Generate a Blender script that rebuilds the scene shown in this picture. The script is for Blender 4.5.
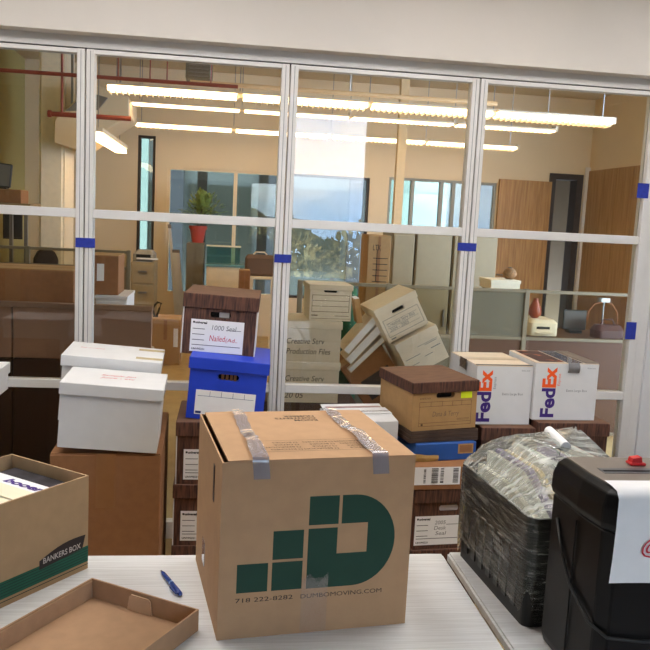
import bpy, bmesh, math, random
from mathutils import Vector, Matrix, Euler
random.seed(7)
SC = bpy.context.scene
COL = SC.collection
for o in list(bpy.data.objects): bpy.data.objects.remove(o)

# ------------------------------------------------------------------ camera
F, EYE = 800.0, 1.66
YAW, PITCH, ROLL = math.radians(-7.616), math.radians(7.554), math.radians(2.867)
_f = Vector((-math.sin(YAW)*math.cos(PITCH), math.cos(YAW)*math.cos(PITCH), -math.sin(PITCH)))
_r = Vector((math.cos(YAW), math.sin(YAW), 0)); _u = _r.cross(_f)
_r2 = _r*math.cos(ROLL)+_u*math.sin(ROLL); _u2 = -_r*math.sin(ROLL)+_u*math.cos(ROLL)
cd = bpy.data.cameras.new('camera'); cam = bpy.data.objects.new('camera', cd); COL.objects.link(cam)
cd.sensor_width = 36; cd.lens = 36*F/650; cd.clip_start = .02; cd.clip_end = 300
m = Matrix((_r2, _u2, -_f)).transposed().to_4x4(); m.translation = (0, 0, EYE); cam.matrix_world = m
SC.camera = cam
def U(px, py, Y):                    # point at depth Y on the ray through a photo pixel
    d = _r2*((px-325)/F) - _u2*((py-325)/F) + _f
    return Vector((0, 0, EYE)) + d*(Y/d.y)

# ------------------------------------------------------------------ world and exposure
vs = SC.view_settings; vs.view_transform = 'Standard'; vs.look = 'None'; vs.gamma = 1; vs.use_curve_mapping = False
vs.exposure = 0.0
W = bpy.data.worlds.new('sky'); SC.world = W; W.use_nodes = True
nt = W.node_tree; nt.nodes.clear()
wo = nt.nodes.new('ShaderNodeOutputWorld'); bg = nt.nodes.new('ShaderNodeBackground')
tc = nt.nodes.new('ShaderNodeTexCoord'); no = nt.nodes.new('ShaderNodeTexNoise'); rp = nt.nodes.new('ShaderNodeValToRGB')
mp = nt.nodes.new('ShaderNodeMapping'); mp.inputs['Scale'].default_value = (1, 1, 3)
no.inputs['Scale'].default_value = 3.2; no.inputs['Detail'].default_value = 5
rp.color_ramp.elements[0].position = .38; rp.color_ramp.elements[0].color = (.30, .52, .90, 1)
rp.color_ramp.elements[1].position = .6; rp.color_ramp.elements[1].color = (.74, .84, 1, 1)
nt.links.new(tc.outputs['Generated'], mp.inputs['Vector']); nt.links.new(mp.outputs[0], no.inputs['Vector'])
nt.links.new(no.outputs['Fac'], rp.inputs['Fac']); nt.links.new(rp.outputs['Color'], bg.inputs['Color'])
bg.inputs['Strength'].default_value = 14.5; nt.links.new(bg.outputs[0], wo.inputs[0])

# near-room and office lamp strengths
NEAR_LIGHT, OFFICE_LIGHT = 11.5, 8.5

# ------------------------------------------------------------------ helpers
def S(r, g, b):
    f = lambda c: (c/255/12.92) if c/255 <= .04045 else ((c/255+.055)/1.055)**2.4
    return (f(r), f(g), f(b), 1)
_m = {}
def M(name, rgb=None, rough=.6, metal=0, noise=0, nscale=20, bump=0, bscale=200, spec=.5, stretch=(1, 1, 1), emit=0, rgb2=None, lo=.35, hi=.65):
    if name in _m: return _m[name]
    mt = bpy.data.materials.new(name); mt.use_nodes = True; t = mt.node_tree; b = t.nodes['Principled BSDF']
    c = S(*rgb); b.inputs['Base Color'].default_value = c
    b.inputs['Roughness'].default_value = rough; b.inputs['Metallic'].default_value = metal
    b.inputs['Specular IOR Level'].default_value = spec
    co = t.nodes.new('ShaderNodeTexCoord'); mg = t.nodes.new('ShaderNodeMapping'); mg.inputs['Scale'].default_value = stretch
    t.links.new(co.outputs['Object'], mg.inputs['Vector'])
    n = t.nodes.new('ShaderNodeTexNoise'); n.inputs['Scale'].default_value = nscale; n.inputs['Detail'].default_value = 4
    t.links.new(mg.outputs[0], n.inputs['Vector'])
    r = t.nodes.new('ShaderNodeValToRGB'); r.color_ramp.elements[0].position = lo; r.color_ramp.elements[1].position = hi
    if rgb2: c1, c2 = S(*rgb2), c
    else:
        k = noise or .04; c1 = tuple(x*(1-k) for x in c[:3])+(1,); c2 = tuple(min(1, x*(1+k)) for x in c[:3])+(1,)
    r.color_ramp.elements[0].color = c1; r.color_ramp.elements[1].color = c2
    t.links.new(n.outputs['Fac'], r.inputs['Fac']); t.links.new(r.outputs['Color'], b.inputs['Base Color'])
    if bump:
        n2 = t.nodes.new('ShaderNodeTexNoise'); n2.inputs['Scale'].default_value = bscale
        t.links.new(mg.outputs[0], n2.inputs['Vector'])
        bp = t.nodes.new('ShaderNodeBump'); bp.inputs['Strength'].default_value = bump; bp.inputs['Distance'].default_value = .004
        t.links.new(n2.outputs['Fac'], bp.inputs['Height']); t.links.new(bp.outputs['Normal'], b.inputs['Normal'])
    if emit:
        b.inputs['Emission Color'].default_value = c; b.inputs['Emission Strength'].default_value = emit
    _m[name] = mt; return mt
def glass(name, tint, refl=1.45, frost=None):
    if name in _m: return _m[name]
    mt = bpy.data.materials.new(name); mt.use_nodes = True; t = mt.node_tree; t.nodes.clear()
    o = t.nodes.new('ShaderNodeOutputMaterial'); a = t.nodes.new('ShaderNodeBsdfTransparent'); a.inputs[0].default_value = tint
    g = t.nodes.new('ShaderNodeBsdfGlossy'); g.inputs['Roughness'].default_value = 0.0; g.inputs['Color'].default_value = (1, 1, 1, 1)
    fr = t.nodes.new('ShaderNodeFresnel'); fr.inputs['IOR'].default_value = refl
    mx = t.nodes.new('ShaderNodeMixShader'); src = a
    if frost:
        d = t.nodes.new('ShaderNodeBsdfDiffuse'); d.inputs[0].default_value = frost[0]; m2 = t.nodes.new('ShaderNodeMixShader')
        m2.inputs[0].default_value = frost[1]; t.links.new(a.outputs[0], m2.inputs[1]); t.links.new(d.outputs[0], m2.inputs[2]); src = m2
    t.links.new(fr.outputs[0], mx.inputs[0]); t.links.new(src.outputs[0], mx.inputs[1]); t.links.new(g.outputs[0], mx.inputs[2])
    t.links.new(mx.outputs[0], o.inputs[0]); _m[name] = mt; return mt

class MB:
    def __init__(s): s.v = []; s.f = []
    def add(s, vs, fs):
        n = len(s.v); s.v += [tuple(v) for v in vs]; s.f += [tuple(i+n for i in f) for f in fs]; return s
    def box(s, x0, x1, y0, y1, z0, z1, mat=None):
        vs = [(x, y, z) for z in (z0, z1) for y in (y0, y1) for x in (x0, x1)]
        if mat: vs = [mat @ Vector(v) for v in vs]
        return s.add(vs, [(0, 2, 3, 1), (4, 5, 7, 6), (0, 1, 5, 4), (1, 3, 7, 5), (3, 2, 6, 7), (2, 0, 4, 6)])
    def prism(s, poly, a0, a1, axis='z'):                          # polygon extruded; poly ccw seen from +axis
        P = {'z': lambda p, h: (p[0], p[1], h), 'y': lambda p, h: (p[0], h, p[1]), 'x': lambda p, h: (h, p[0], p[1])}[axis]
        n = len(poly); vs = [P(p, a0) for p in poly]+[P(p, a1) for p in poly]
        return s.add(vs, [tuple(range(n))[::-1], tuple(range(n, 2*n))]+[(i, (i+1) % n, n+(i+1) % n, n+i) for i in range(n)])
    def loft(s, rings, cap=True):
        n = len(rings[0]); vs = [p for r in rings for p in r]; fs = []
        for k in range(len(rings)-1):
            for i in range(n): fs.append((k*n+i, k*n+(i+1) % n, (k+1)*n+(i+1) % n, (k+1)*n+i))
        if cap: fs += [tuple(range(n))[::-1], tuple(range((len(rings)-1)*n, len(rings)*n))]
        return s.add(vs, fs)
    def tray(s, w, d, h, t, flip=False, bt=None):                  # open-topped tray (flip: a lid, opening down)
        bt = bt or t; a, b, a2, b2 = w/2, d/2, w/2-t, d/2-t
        q = lambda a, b, z: [(-a, -b, z), (a, -b, z), (a, b, z), (-a, b, z)]
        if flip: z = [h, 0, 0, h-bt]
        else: z = [0, h, h, bt]
        vs = q(a, b, z[0])+q(a, b, z[1])+q(a2, b2, z[2])+q(a2, b2, z[3])
        fs = [(3, 2, 1, 0)]
        for k in range(3):
            for i in range(4): fs.append((4*k+i, 4*k+(i+1) % 4, 4*k+4+(i+1) % 4, 4*k+4+i))
        fs.append((12, 13, 14, 15))
        if flip: fs = [f[::-1] for f in fs]
        return s.add(vs, fs)
    def tube(s, pts, r, n=8):
        pts = [Vector(p) for p in pts]; rings = []
        for i, p in enumerate(pts):
            d = (pts[min(i+1, len(pts)-1)]-pts[max(i-1, 0)]).normalized()
            a = d.cross(Vector((0, 0, 1)));
            if a.length < .05: a = d.cross(Vector((1, 0, 0)))
            a.normalize(); b = d.cross(a); rr = r[i] if isinstance(r, (list, tuple)) else r
            rings.append([p+(a*math.cos(2*math.pi*k/n)+b*math.sin(2*math.pi*k/n))*rr for k in range(n)])
        return s.loft(rings)
    def lathe(s, prof, c=(0, 0, 0), n=20):
        return s.loft([[(c[0]+r*math.cos(2*math.pi*k/n), c[1]+r*math.sin(2*math.pi*k/n), c[2]+z) for k in range(n)] for r, z in prof])
    def build(s, name, mat, parent=None, bevel=0, smooth=False, loc=None, label=None, seg=1):
        me = bpy.data.meshes.new(name); me.from_pydata(s.v, [], s.f)
        bm = bmesh.new(); bm.from_mesh(me)
        bmesh.ops.recalc_face_normals(bm, faces=bm.faces)
        if bevel: bmesh.ops.bevel(bm, geom=list(bm.edges), offset=bevel, segments=seg, affect='EDGES', clamp_overlap=True)
        bm.to_mesh(me); bm.free()
        if smooth: me.shade_smooth()
        me.materials.append(mat)
        o = bpy.data.objects.new(name, me); COL.objects.link(o)
        if parent: o.parent = parent
        if loc: o.location = loc
        if label: o['label'] = label
        return o
def quadset(rects, y):                                             # flat print on a front face: (x0,x1,z0,z1)
    b = MB()
    for x0, x1, z0, z1 in rects: b.add([(x0, y, z0), (x1, y, z0), (x1, y, z1), (x0, y, z1)], [(0, 1, 2, 3)])
    return b
def thing(name, label, cat, loc=(0, 0, 0), rot=(0, 0, 0), group=None):
    o = bpy.data.objects.new(name, None); COL.objects.link(o); o.empty_display_size = .05
    o.location = loc; o.rotation_euler = rot; return tag(o, label, cat, group)
def tag(o, label, cat, group=None):
    o['label'] = label; o['category'] = cat
    if group: o['group'] = group
    return o
def struct(o): o['kind'] = 'structure'; return o
def sthing(name, loc=(0, 0, 0)):
    o = bpy.data.objects.new(name, None); COL.objects.link(o); o.location = loc; return struct(o)
def text(s, size, mat, parent, loc, face='front', ang=0, fat=0, shear=0, width=None, name='lettering', spacing=1, center=False):
    cu = bpy.data.curves.new('t', 'FONT'); cu.body = s; cu.size = size; cu.offset = fat; cu.shear = shear; cu.resolution_u = 3; cu.space_character = spacing
    o = bpy.data.objects.new('t', cu); COL.objects.link(o)
    me = bpy.data.meshes.new_from_object(o.evaluated_get(bpy.context.evaluated_depsgraph_get()))
    bpy.data.objects.remove(o); bpy.data.curves.remove(cu)
    if width and me.vertices:
        xs = [v.co.x for v in me.vertices]; k = width/max(1e-6, max(xs)-min(xs)); x0 = min(xs)
        me.transform(Matrix.Translation((-x0, 0, 0))); me.transform(Matrix.Diagonal((k, 1, 1, 1)))
    R = Matrix.Rotation(ang, 4, 'Z')
    if face == 'front': R = Matrix.Rotation(math.pi/2, 4, 'X') @ R
    me.transform(R); me.materials.clear(); me.materials.append(mat); me.name = name
    o = bpy.data.objects.new(name, me); COL.objects.link(o); o.parent = parent; o.location = loc
    return o

# ------------------------------------------------------------------ materials
PAINT = M('white_paint', (222, 216, 208), .85, noise=.02, nscale=3, bump=.05, bscale=300)
WALLG = M('grey_wall_paint', (128, 130, 134), .85, noise=.03, nscale=3)
ALU = M('pale_aluminium', (222, 220, 216), .45, .12, noise=.015)
ALUD = M('groove_dark', (70, 72, 76), .6)
GLASS = glass('clear_glass', (.95, .945, .925, 1))
WGLASS = glass('green_tinted_glass', (.76, .84, .82, 1))
TAPE = M('blue_masking_tape', (28, 48, 150), .7, noise=.12, nscale=60)
KRAFT = M('kraft_card', (180, 146, 112), .85, noise=.05, nscale=40, bump=.04, bscale=500)
KRAFT2 = M('brown_card', (148, 102, 64), .85, noise=.06, nscale=30)
KRAFT3 = M('tan_kraft_card', (176, 138, 90), .85, noise=.05, nscale=30)
WHITE = M('white_card', (216, 216, 215), .8, noise=.02, nscale=15)
OFFWHITE = M('ivory_card', (224, 208, 178), .8, noise=.03, nscale=15)
PAPER = M('paper', (236, 236, 236), .8, noise=.015)
CREAM = M('cream_paper', (238, 228, 200), .8, noise=.02)
WOOD = M('woodgrain_print', (104, 66, 50), .7, rgb2=(52, 30, 22), nscale=14, stretch=(9, 9, .9))
WOODTOP = M('woodgrain_print_top', (120, 86, 62), .75, rgb2=(92, 62, 44), nscale=12, stretch=(1, 9, 9))
BLUE = M('blue_card', (22, 60, 190), .5, noise=.04)
GREY_INK = M('grey_ink', (120, 120, 122), .8); BLACK_INK = M('black_ink', (28, 26, 26), .8)
BROWN_INK = M('brown_ink', (92, 68, 44), .8); RED_INK = M('red_ink', (200, 40, 60), .7)
GREEN_INK = M('green_ink', (22, 62, 46), .75); GREEN2 = M('stripe_green', (10, 84, 62), .7, noise=.08)
PURPLE = M('purple_ink', (62, 34, 120), .7); ORANGE = M('orange_ink', (245, 90, 20), .7)
YELLOW = M('yellow_note', (226, 240, 30), .7)
LAM = M('white_laminate', (226, 227, 226), .35, rgb2=(208, 208, 206), nscale=6, stretch=(1, 40, 1))
BLACK = M('black_plastic', (8, 7, 8), .38, noise=.1, nscale=40, spec=.22)
BLACKM = M('black_plastic_matt', (18, 20, 20), .5, noise=.1, nscale=40)
GREYP = M('grey_plastic', (118, 108, 98), .4, noise=.03); RED = M('red_plastic', (205, 30, 35), .4)
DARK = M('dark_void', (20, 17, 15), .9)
SILVER = glass('clear_packing_tape', (.86, .86, .9, 1), 1.6, frost=((.42, .43, .5, 1), .42))
STEEL = M('steel', (150, 150, 150), .3, .8)
TAN = M('office_wall_paint', (224, 204, 170), .85, noise=.02, nscale=2)
OLIVE = M('olive_wall_paint', (170, 160, 104), .85, noise=.02)
FLOOR = M('office_floor', (176, 148, 98), .6, noise=.08, nscale=8)
CEIL = M('ceiling_paint', (205, 190, 160), .9, noise=.03)
PIPE = M('red_pipe', (150, 66, 46), .5, noise=.05)
BROWNF = M('brown_panel_fabric', (150, 114, 90), .8, noise=.05, nscale=9)
GREYCAB = M('putty_metal', (160, 143, 110), .5, noise=.03)
DOORW = M('oak_door', (186, 141, 78), .5, rgb2=(158, 114, 58), nscale=5, stretch=(8, 8, .5))
PLY = M('plywood_panel', (182, 146, 98), .55, rgb2=(156, 120, 76), nscale=4, stretch=(6, 6, .4))
DKBROWN = M('dark_frame', (56, 46, 40), .6, noise=.05)
LEAF = M('leaf', (120, 140, 70), .6, noise=.3, nscale=30); LEAF2 = M('tree_leaf', (236, 206, 130), .6, rgb2=(110, 92, 46), nscale=1.8, lo=.46, hi=.54)
POT = M('terracotta', (176, 62, 44), .6)
LAMPN = M('troffer_lens', (255, 250, 247), .5, emit=NEAR_LIGHT)
LAMPF = M('pendant_lens', (255, 221, 172), .5, emit=OFFICE_LIGHT)
HOUS = M('lamp_housing', (214, 200, 176), .5)
FROST = glass('frosted_screen', (.5, .5, .44, 1), frost=((.28, .25, .16, 1), .5))
SCREEN = glass('clear_screen', (.84, .82, .74, 1), 1.22)

# ------------------------------------------------------------------ room shell
D = 4.0
ZB = 2.445
struct(MB().box(-3.2, 6.2, -2.2, 11.2, -.06, 0).build('floor', FLOOR))
struct(MB().box(-3.2, 4.2, -2.2, 3.88, 3.05, 3.15).build('ceiling', PAINT))
b = MB().box(-3.2, 4.2, 3.88, 4.1, ZB, 3.5)
struct(b.build('wall_bulkhead', PAINT))
struct(MB().box(2.262, 4.2, 3.955, 4.1, 0, ZB).build('wall_right_pier', M('cool_white_paint', (214, 214, 214), .85, noise=.02, nscale=3)))
struct(MB().box(-3.3, -3.2, -2.2, 4.1, 0, 3.15).build('wall_left', WALLG))
struct(MB().box(4.2, 4.3, -2.2, 4.1, 0, 3.15).build('wall_right', WALLG))
def wall_holes(name, mat, x0, x1, z1, y0, y1, holes):
    b = MB(); x = x0
    for hx0, hx1, hz0, hz1 in sorted(holes):
        if hx0 > x: b.box(x, hx0, y0, y1, 0, z1)
        if hz0 > 0: b.box(hx0, hx1, y0, y1, 0, hz0)
        b.box(hx0, hx1, y0, y1, hz1, z1); x = hx1
    b.box(x, x1, y0, y1, 0, z1)
    return struct(b.build(name, mat))
RW = (.80, 1.82, .85, 2.97)
wall_holes('wall_rear', WALLG, -3.2, 4.2, 3.15, -2.3, -2.2, [RW])
w = sthing('window_1')
b = MB()
for x0, x1, z0, z1 in ((RW[0], RW[0]+.04, RW[2], RW[3]), (RW[1]-.04, RW[1], RW[2], RW[3]), (RW[0]+.04, RW[1]-.04, RW[2], RW[2]+.05), (RW[0]+.04, RW[1]-.04, RW[3]-.04, RW[3])):
    b.box(x0, x1, -2.29, -2.22, z0, z1)
b.build('window_frame', ALU, w)
MB().box(RW[0]+.04, RW[1]-.04, -2.258, -2.252, RW[2]+.05, RW[3]-.04).build('window_pane', GLASS, w)
MB().box(RW[0]-.05, RW[1]+.05, -2.2, -2.1, RW[2]-.03, RW[2]).build('window_sill', PAINT, w)

# glazed partition
gw = sthing('wall_glazed_partition', (0, D, 0))
ZT, ZM, ZL = 2.39, 1.650, .816
MX = [-1.608, -.6536, .3012, 1.2480]
XR = 2.166
HW = .040
for x in MX:
    for s in (-1, 1):
        x0, x1 = (x-HW, x-.003) if s < 0 else (x+.003, x+HW)
        b = MB().box(x0, x1, -.035, .035, 0, ZT-.003)
        mid = (x0+x1)/2
        mo = b.build('mullion', ALU, gw, bevel=.002)
        quadset([(mid-.001, mid+.001, .02, ZT-.01)], -.0355).build('groove', ALUD, mo)
MB().box(XR, XR+.045, -.035, .035, 0, ZT-.003).build('mullion', ALU, gw, bevel=.002)
MB().box(XR+.045, XR+.096, -.03, .04, 0, ZB).build('jamb', ALU, gw, bevel=.003)
MB().box(-3.2, XR+.045, -.035, .04, ZT+.003, ZB).build('head_channel', ALU, gw)
MB().box(-3.2, XR+.045, -.02, .03, ZT-.003, ZT+.003).build('groove', ALUD, gw)
cols = [(-3.2, MX[0]-HW)]+[(MX[i]+HW, MX[i+1]-HW) for i in range(3)]+[(MX[3]+HW, XR)]
for x0, x1 in cols:
    MB().box(x0, x1, -.028, .028, ZT-.022, ZT-.003).build('top_rail', ALU, gw)
    MB().box(x0, x1, -.028, .028, ZM-.043, ZM).build('middle_rail', ALU, gw, bevel=.002)
    MB().box(x0, x1, -.028, .028, ZL-.042, ZL).build('lower_rail', ALU, gw, bevel=.002)
    MB().box(x0, x1, -.028, .028, 0, .09).build('base_rail', ALU, gw, bevel=.002)
    for z0, z1 in ((ZM, ZT-.022), (ZL, ZM-.043), (.09, ZL-.042)):
        MB().box(x0, x1, -.003, .003, z0, z1).build('glass_pane', GLASS, gw)

# office beyond
YB = 11.0
def UX(px, py, Y): return U(px, py, Y).x
def UZ(px, py, Y): return U(px, py, Y).z
st = (UX(137, 200, YB), UX(154.5, 200, YB), .75, UZ(140, 135, YB))
zh = UZ(230, 170, YB)
w1 = (UX(167, 200, YB), UX(281, 200, YB), .55, zh); w2 = (UX(291, 200, YB), UX(369, 200, YB), .55, zh)
w3 = (UX(388, 200, YB), UX(496, 200, YB), .55, zh+.03)
dr = (UX(549, 230, YB), UX(574, 230, YB), 0, UZ(560, 178, YB))
wall_holes('wall_back', TAN, -3.2, 6.2, 3.6, YB, YB+.2, [st, w1, w2, w3, dr])
XS = UX(583, 240, YB)
struct(MB().box(XS, XS+.1, 7.0, YB, 0, 3.6).build('wall_right_office', TAN))
XL = UX(17, 150, 10.6)
struct(MB().box(XL-.1, XL, 4.1, YB, 0, 3.6).build('wall_left_office', OLIVE))
struct(MB().box(-3.3, 6.3, 3.88, YB+.2, 3.5, 3.6).build('ceiling_office', CEIL))
def office_window(n, r, mulls, fm, y=YB):
    w = sthing('window_%d' % n); x0, x1, z0, z1 = r; t = .035; b = MB()
    b.box(x0, x0+t, y+.02, y+.1, z0, z1).box(x1-t, x1, y+.02, y+.1, z0, z1).box(x0+t, x1-t, y+.02, y+.1, z1-t, z1).box(x0+t, x1-t, y+.02, y+.1, z0, z0+t)
    b.build('window_frame', fm, w)
    xs = [x0+t]+[a for q in mulls for a in (q-.025, q+.025)]+[x1-t]
    for q in mulls: MB().box(q-.025, q+.025, y+.02, y+.1, z0+t, z1-t).build('window_mullion', fm, w)
    for i in range(0, len(xs), 2): MB().box(xs[i], xs[i+1], y+.055, y+.061, z0+t, z1-t).build('window_pane', WGLASS, w)
    return w
office_window(2, st, [], DKBROWN); office_window(3, w1, [UX(235, 200, YB)], TAN)
w_ = bpy.data.objects['window_3']
for px in (202, 263): q = UX(px, 200, 11.7); MB().box(q-.07, q+.07, 11.65, 11.75, 0, 3).build('exterior_post', DKBROWN, w_)
office_window(4, w2, [], DKBROWN); office_window(5, w3, [UX(412, 205, YB), UX(441, 205, YB), UX(453, 205, YB)], M('grey_frame', (150, 150, 140), .6))
# oak door leaf standing open against the back wall, and its dark doorway
d = sthing('door_1', (0, 0, 0))
a0, a1, zt = UX(496, 230, YB-.05), UX(548, 230, YB-.05), UZ(520, 180, YB-.05)
MB().box(a0, a1, YB-.06, YB-.012, .01, zt).build('door_leaf', DOORW, d, bevel=.003)
MB().tube([(a0+.06, YB-.06, 1.0), (a0+.06, YB-.11, 1.0), (a0+.18, YB-.11, 1.0)], .01).build('door_handle', STEEL, d)
b = MB().box(dr[0]-.06, dr[0]+.03, YB-.03, YB+.2, 0, dr[3]+.06).box(dr[1]-.03, dr[1]+.06, YB-.03, YB+.2, 0, dr[3]+.06).box(dr[0]+.03, dr[1]-.03, YB-.03, YB+.2, dr[3]-.02, dr[3]+.06)
b.build('door_frame', DKBROWN, d)
struct(MB().box(dr[0]-1, dr[1]+1, 12.4, 12.5, 0, 3).box(dr[0]-1.1, dr[0]-1, 11.2, 12.5, 0, 3).box(dr[1]+1, dr[1]+1.1, 11.2, 12.5, 0, 3).box(dr[0]-1.1, dr[1]+1.1, 11.2, 12.5, 3, 3.1).build('wall_corridor', M('grey_corridor', (120, 104, 84), .9)))
pp = sthing('trim_1')
ztop = UZ(583, 171, YB)
for i in range(9):
    MB().box(XS-.02, XS-.001, YB-.03-.42*(i+1)+.004, YB-.03-.42*i-.004, .0, ztop).build('panel', PLY, pp)
struct(MB().box(XS-.06, XS, YB-.04, YB, 0, ztop+.05).build('trim_2', PAINT))

# ------------------------------------------------------------------ lamps of both rooms
def troffer(x, y, lab):
    t = thing('ceiling_light', lab, 'light', (x, y, 3.05))
    MB().tray(.62, 1.22, .05, .015, flip=False).build('frame', HOUS, t, loc=(0, 0, -.05))
    MB().box(-.29, .29, -.59, .59, -.058, -.0505).build('diffuser', LAMPN, t)
for x, y, s in ((-1.7, 2.45, 'left'), (-.3, 2.45, 'middle left'), (1.1, 2.45, 'middle right'), (2.5, 2.45, 'right')):
    troffer(x, y, 'recessed white ceiling light over the tables, %s of four' % s)

def pendant(p, q, Y, lab, k_=1.0, secs=4):
    L = q-p; t = thing('linear_pendant_light', lab, 'light', (p.x, Y, p.z), group='linear office lights')
    ln = L.x/secs
    for i in range(secs):
        x0, x1 = i*ln+.02, (i+1)*ln-.02
        h = MB().box(x0, x1, -.09, .09, .012+.043*k_, .012+.043*k_+.02).build('housing', HOUS, t)
        MB().box(x0+.01, x1-.01, -.08, .08, .012, .011+.043*k_).build('lens', LAMPF, t)
        bl = MB()
        for k in range(22):
            xx = x0+(k+.5)*(x1-x0)/22; bl.box(xx-.003, xx+.003, -.08, .08, .01-.022*k_, .0115)
        bl.build('louvre', HOUS, t)
        MB().box(x1+.003, x1+.037, -.05, .05, .02, .08).build('joint', HOUS, t)
    for i in range(secs+1):
        MB().tube([(min(max(i*ln, .1), L.x-.1), 0, .08), (min(max(i*ln, .1), L.x-.1), 0, 3.5-p.z)], .005, 5).build('cable', STEEL, t)
for (a, c, Y, lab, k_) in (((105, 90), (612, 122), 7.45, 'long glowing linear pendant light, lowest and nearest row behind glass', 1.0),
                       ((130, 102), (555, 132), 8.9, 'thin glowing linear pendant light, middle row of three behind glass', .35),
                       ((133, 124), (517, 149), 10.15, 'long glowing linear pendant light, farthest row near the back wall', .75)):
    p, q = U(*a, Y), U(*c, Y); z = (p.z+q.z)/2; p.z = q.z = z-.03; pendant(p, q, Y, lab, k_)
t = thing('ceiling_lamp', 'short glowing lamp running away by the air duct', 'light', (-1.19, 7.75, 2.3))
MB().prism([(-.06, .0), (.06, .0), (.05, .05), (-.05, .05)], 0, 2.0, 'y').build('lens', LAMPF, t)
MB().box(-.07, .07, 0, 2.0, .051, .09).build('housing', HOUS, t)
for y in (.2, 1.8): MB().tube([(0, y, .09), (0, y, 1.2)], .005, 5).build('cable', STEEL, t)

# red sprinkler pipes, conduit, duct, vent
t = thing('sprinkler_pipe', 'long red sprinkler pipe under the office ceiling', 'pipe')
p, q = U(-40, 67, 7.0), U(238, 87, 7.0); z = (p.z+q.z)/2
MB().tube([(p.x, 7.0, z), (q.x, 7.0, z)], .016, 10).build('pipe', PIPE, t)
for i, px in enumerate((118, 150, 167, 211)):
    x = UX(px, 80, 7.0); MB().tube([(x, 7.0, z), (x, 7.0, 3.5)], .006, 6).build('drop_rod', PIPE, t)
t = thing('conduit', 'pale conduit in line with the red pipe, lamplight put into its colour', 'pipe')
p, q = U(190, 82, 7.2), U(497, 104, 7.2); z = (p.z+q.z)/2
MB().tube([(p.x, 7.2, z), (q.x, 7.2, z)], .02, 10).build('pipe', M('lit_pipe', (230, 190, 140), .5), t)  # lit underside of the pipe put into this pale colour
for px in (210, 350, 480): x = UX(px, 90, 7.2); MB().tube([(x, 7.2, z), (x, 7.2, 3.5)], .006, 6).build('hanger', STEEL, t)
p, q = U(48, 113.5, 7.6), U(131, 119, 7.6); z = (p.z+q.z)/2
t = thing('sprinkler_pipe', 'short red pipe end in front of the air duct', 'pipe')
MB().tube([(p.x, 7.6, z), (q.x, 7.6, z)], .022, 10).build('pipe', PIPE, t)
MB().tube([(p.x, 7.6, z), (p.x+.03, 7.6, z)], .032, 10).build('end_cap', PIPE, t)
MB().tube([(p.x+.12, 7.6, z), (p.x+.12, 7.6, 3.5)], .012, 6).build('hanger', PIPE, t)
t = thing('air_duct', 'angular cream air duct with grey grille in the office corner', 'duct')
poly = [(54, 143), (54, 120), (92, 84), (112, 90), (129, 97), (129, 116), (100, 134), (78, 150)]
poly = [(U(x, y, 8.7).x, U(x, y, 8.7).z) for x, y in poly]
MB().prism(poly, 8.7, 9.5, 'y').build('casing', TAN, t, bevel=.01)
g = [(U(x, y, 8.68).x, U(x, y, 8.68).z) for x, y in ((66, 111), (88, 92), (108, 98), (98, 110))]
MB().prism(g, 8.66, 8.69, 'y').build('grille', M('grille_grey', (128, 122, 112), .6), t)
x = UX(92, 84, 9.1)
for dx in (-.2, .3): MB().box(x+dx-.01, x+dx+.01, 9.05, 9.09, 2.6, 3.5).build('hanger', STEEL, t)
t = thing('ceiling_vent', 'small grey square vent high between the lamp cables', 'vent')
p, q = U(186, 60, 8.0), U(212, 80, 8.0)
MB().box(p.x, q.x, 7.98, 8.3, q.z, p.z).build('housing', M('vent_grey', (110, 104, 88), .6), t, bevel=.01)
for i in range(4):
    zz = q.z+(p.z-q.z)*(i+.7)/5; MB().box(p.x+.03, q.x-.03, 7.965, 7.98, zz, zz+.012).build('slat', GREYP, t)
MB().box(p.x+.1, p.x+.13, 8.1, 8.13, p.z, 3.5).build('hanger', STEEL, t)

q = UX(400, 165, 9.6); struct(MB().box(q-.05, q+.05, 9.55, 9.65, 0, 3.5).build('wall_column', M('column_paint', (214, 186, 140), .6)))
# pillar on the left of the office
a, c = UX(38, 200, 9.0), UX(64, 200, 9.0)
struct(MB().box(a, c, 9.0, 9.6, 0, 3.5).build('wall_pillar', M('pillar_paint', (240, 226, 198), .8), bevel=.03, seg=3))

# ------------------------------------------------------------------ what stands outside
t = thing('building', 'added blue grey facade blocking the sky outside the office windows', 'building', (0, 0, 0))  # added facade that keeps bright sky out of the left windows
MB().box(-14, 3.4, 19, 26, -12, 14).build('facade', M('facade_teal', (54, 49, 37), .6, noise=.05), t)
FW = M('facade_window', (40, 37, 29), .15)
for i in range(8):
    for k in range(-2, 4): MB().box(-13.4+i*2.1, -11.9+i*2.1, 18.94, 18.99, k*3+.4, k*3+2.3).build('window', FW, t)
xa_ = U(144.5, 200, 18.7).x
MB().box(xa_-.075, xa_+.075, 18.6, 18.75, -4, 9).build('reflection_strip', M('reflection_strip', (100, 104, 88), .6), t)  # added strip, bright window reflection put into its pale colour
for i in range(9): MB().box(-13.85+i*2.1, -13.5+i*2.1, 18.8, 18.99, -12, 14).build('pier', M('brown_pier', (28, 18, 12), .7), t)
t = thing('building', 'added pale aqua facade standing in for bright sky at the right office window', 'building', (0, 0, 0))  # added facade whose colour stands in for bright outdoor light
MB().box(3.9, 16, 20, 27, -12, 14).build('facade', M('facade_aqua', (104, 112, 94), .6, noise=.04), t)
for i in range(6):
    for k in range(-2, 4): MB().box(4.3+i*1.9, 5.7+i*1.9, 19.94, 19.99, k*3+.4, k*3+2.4).build('window', M('facade_window_pale', (116, 122, 104), .2), t)
t = thing('tree', 'leafy pale green tree mirrored in the middle glass pane', 'tree', (2.7, -13, -7.05))
b = MB(); rnd = random.Random(3)
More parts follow.
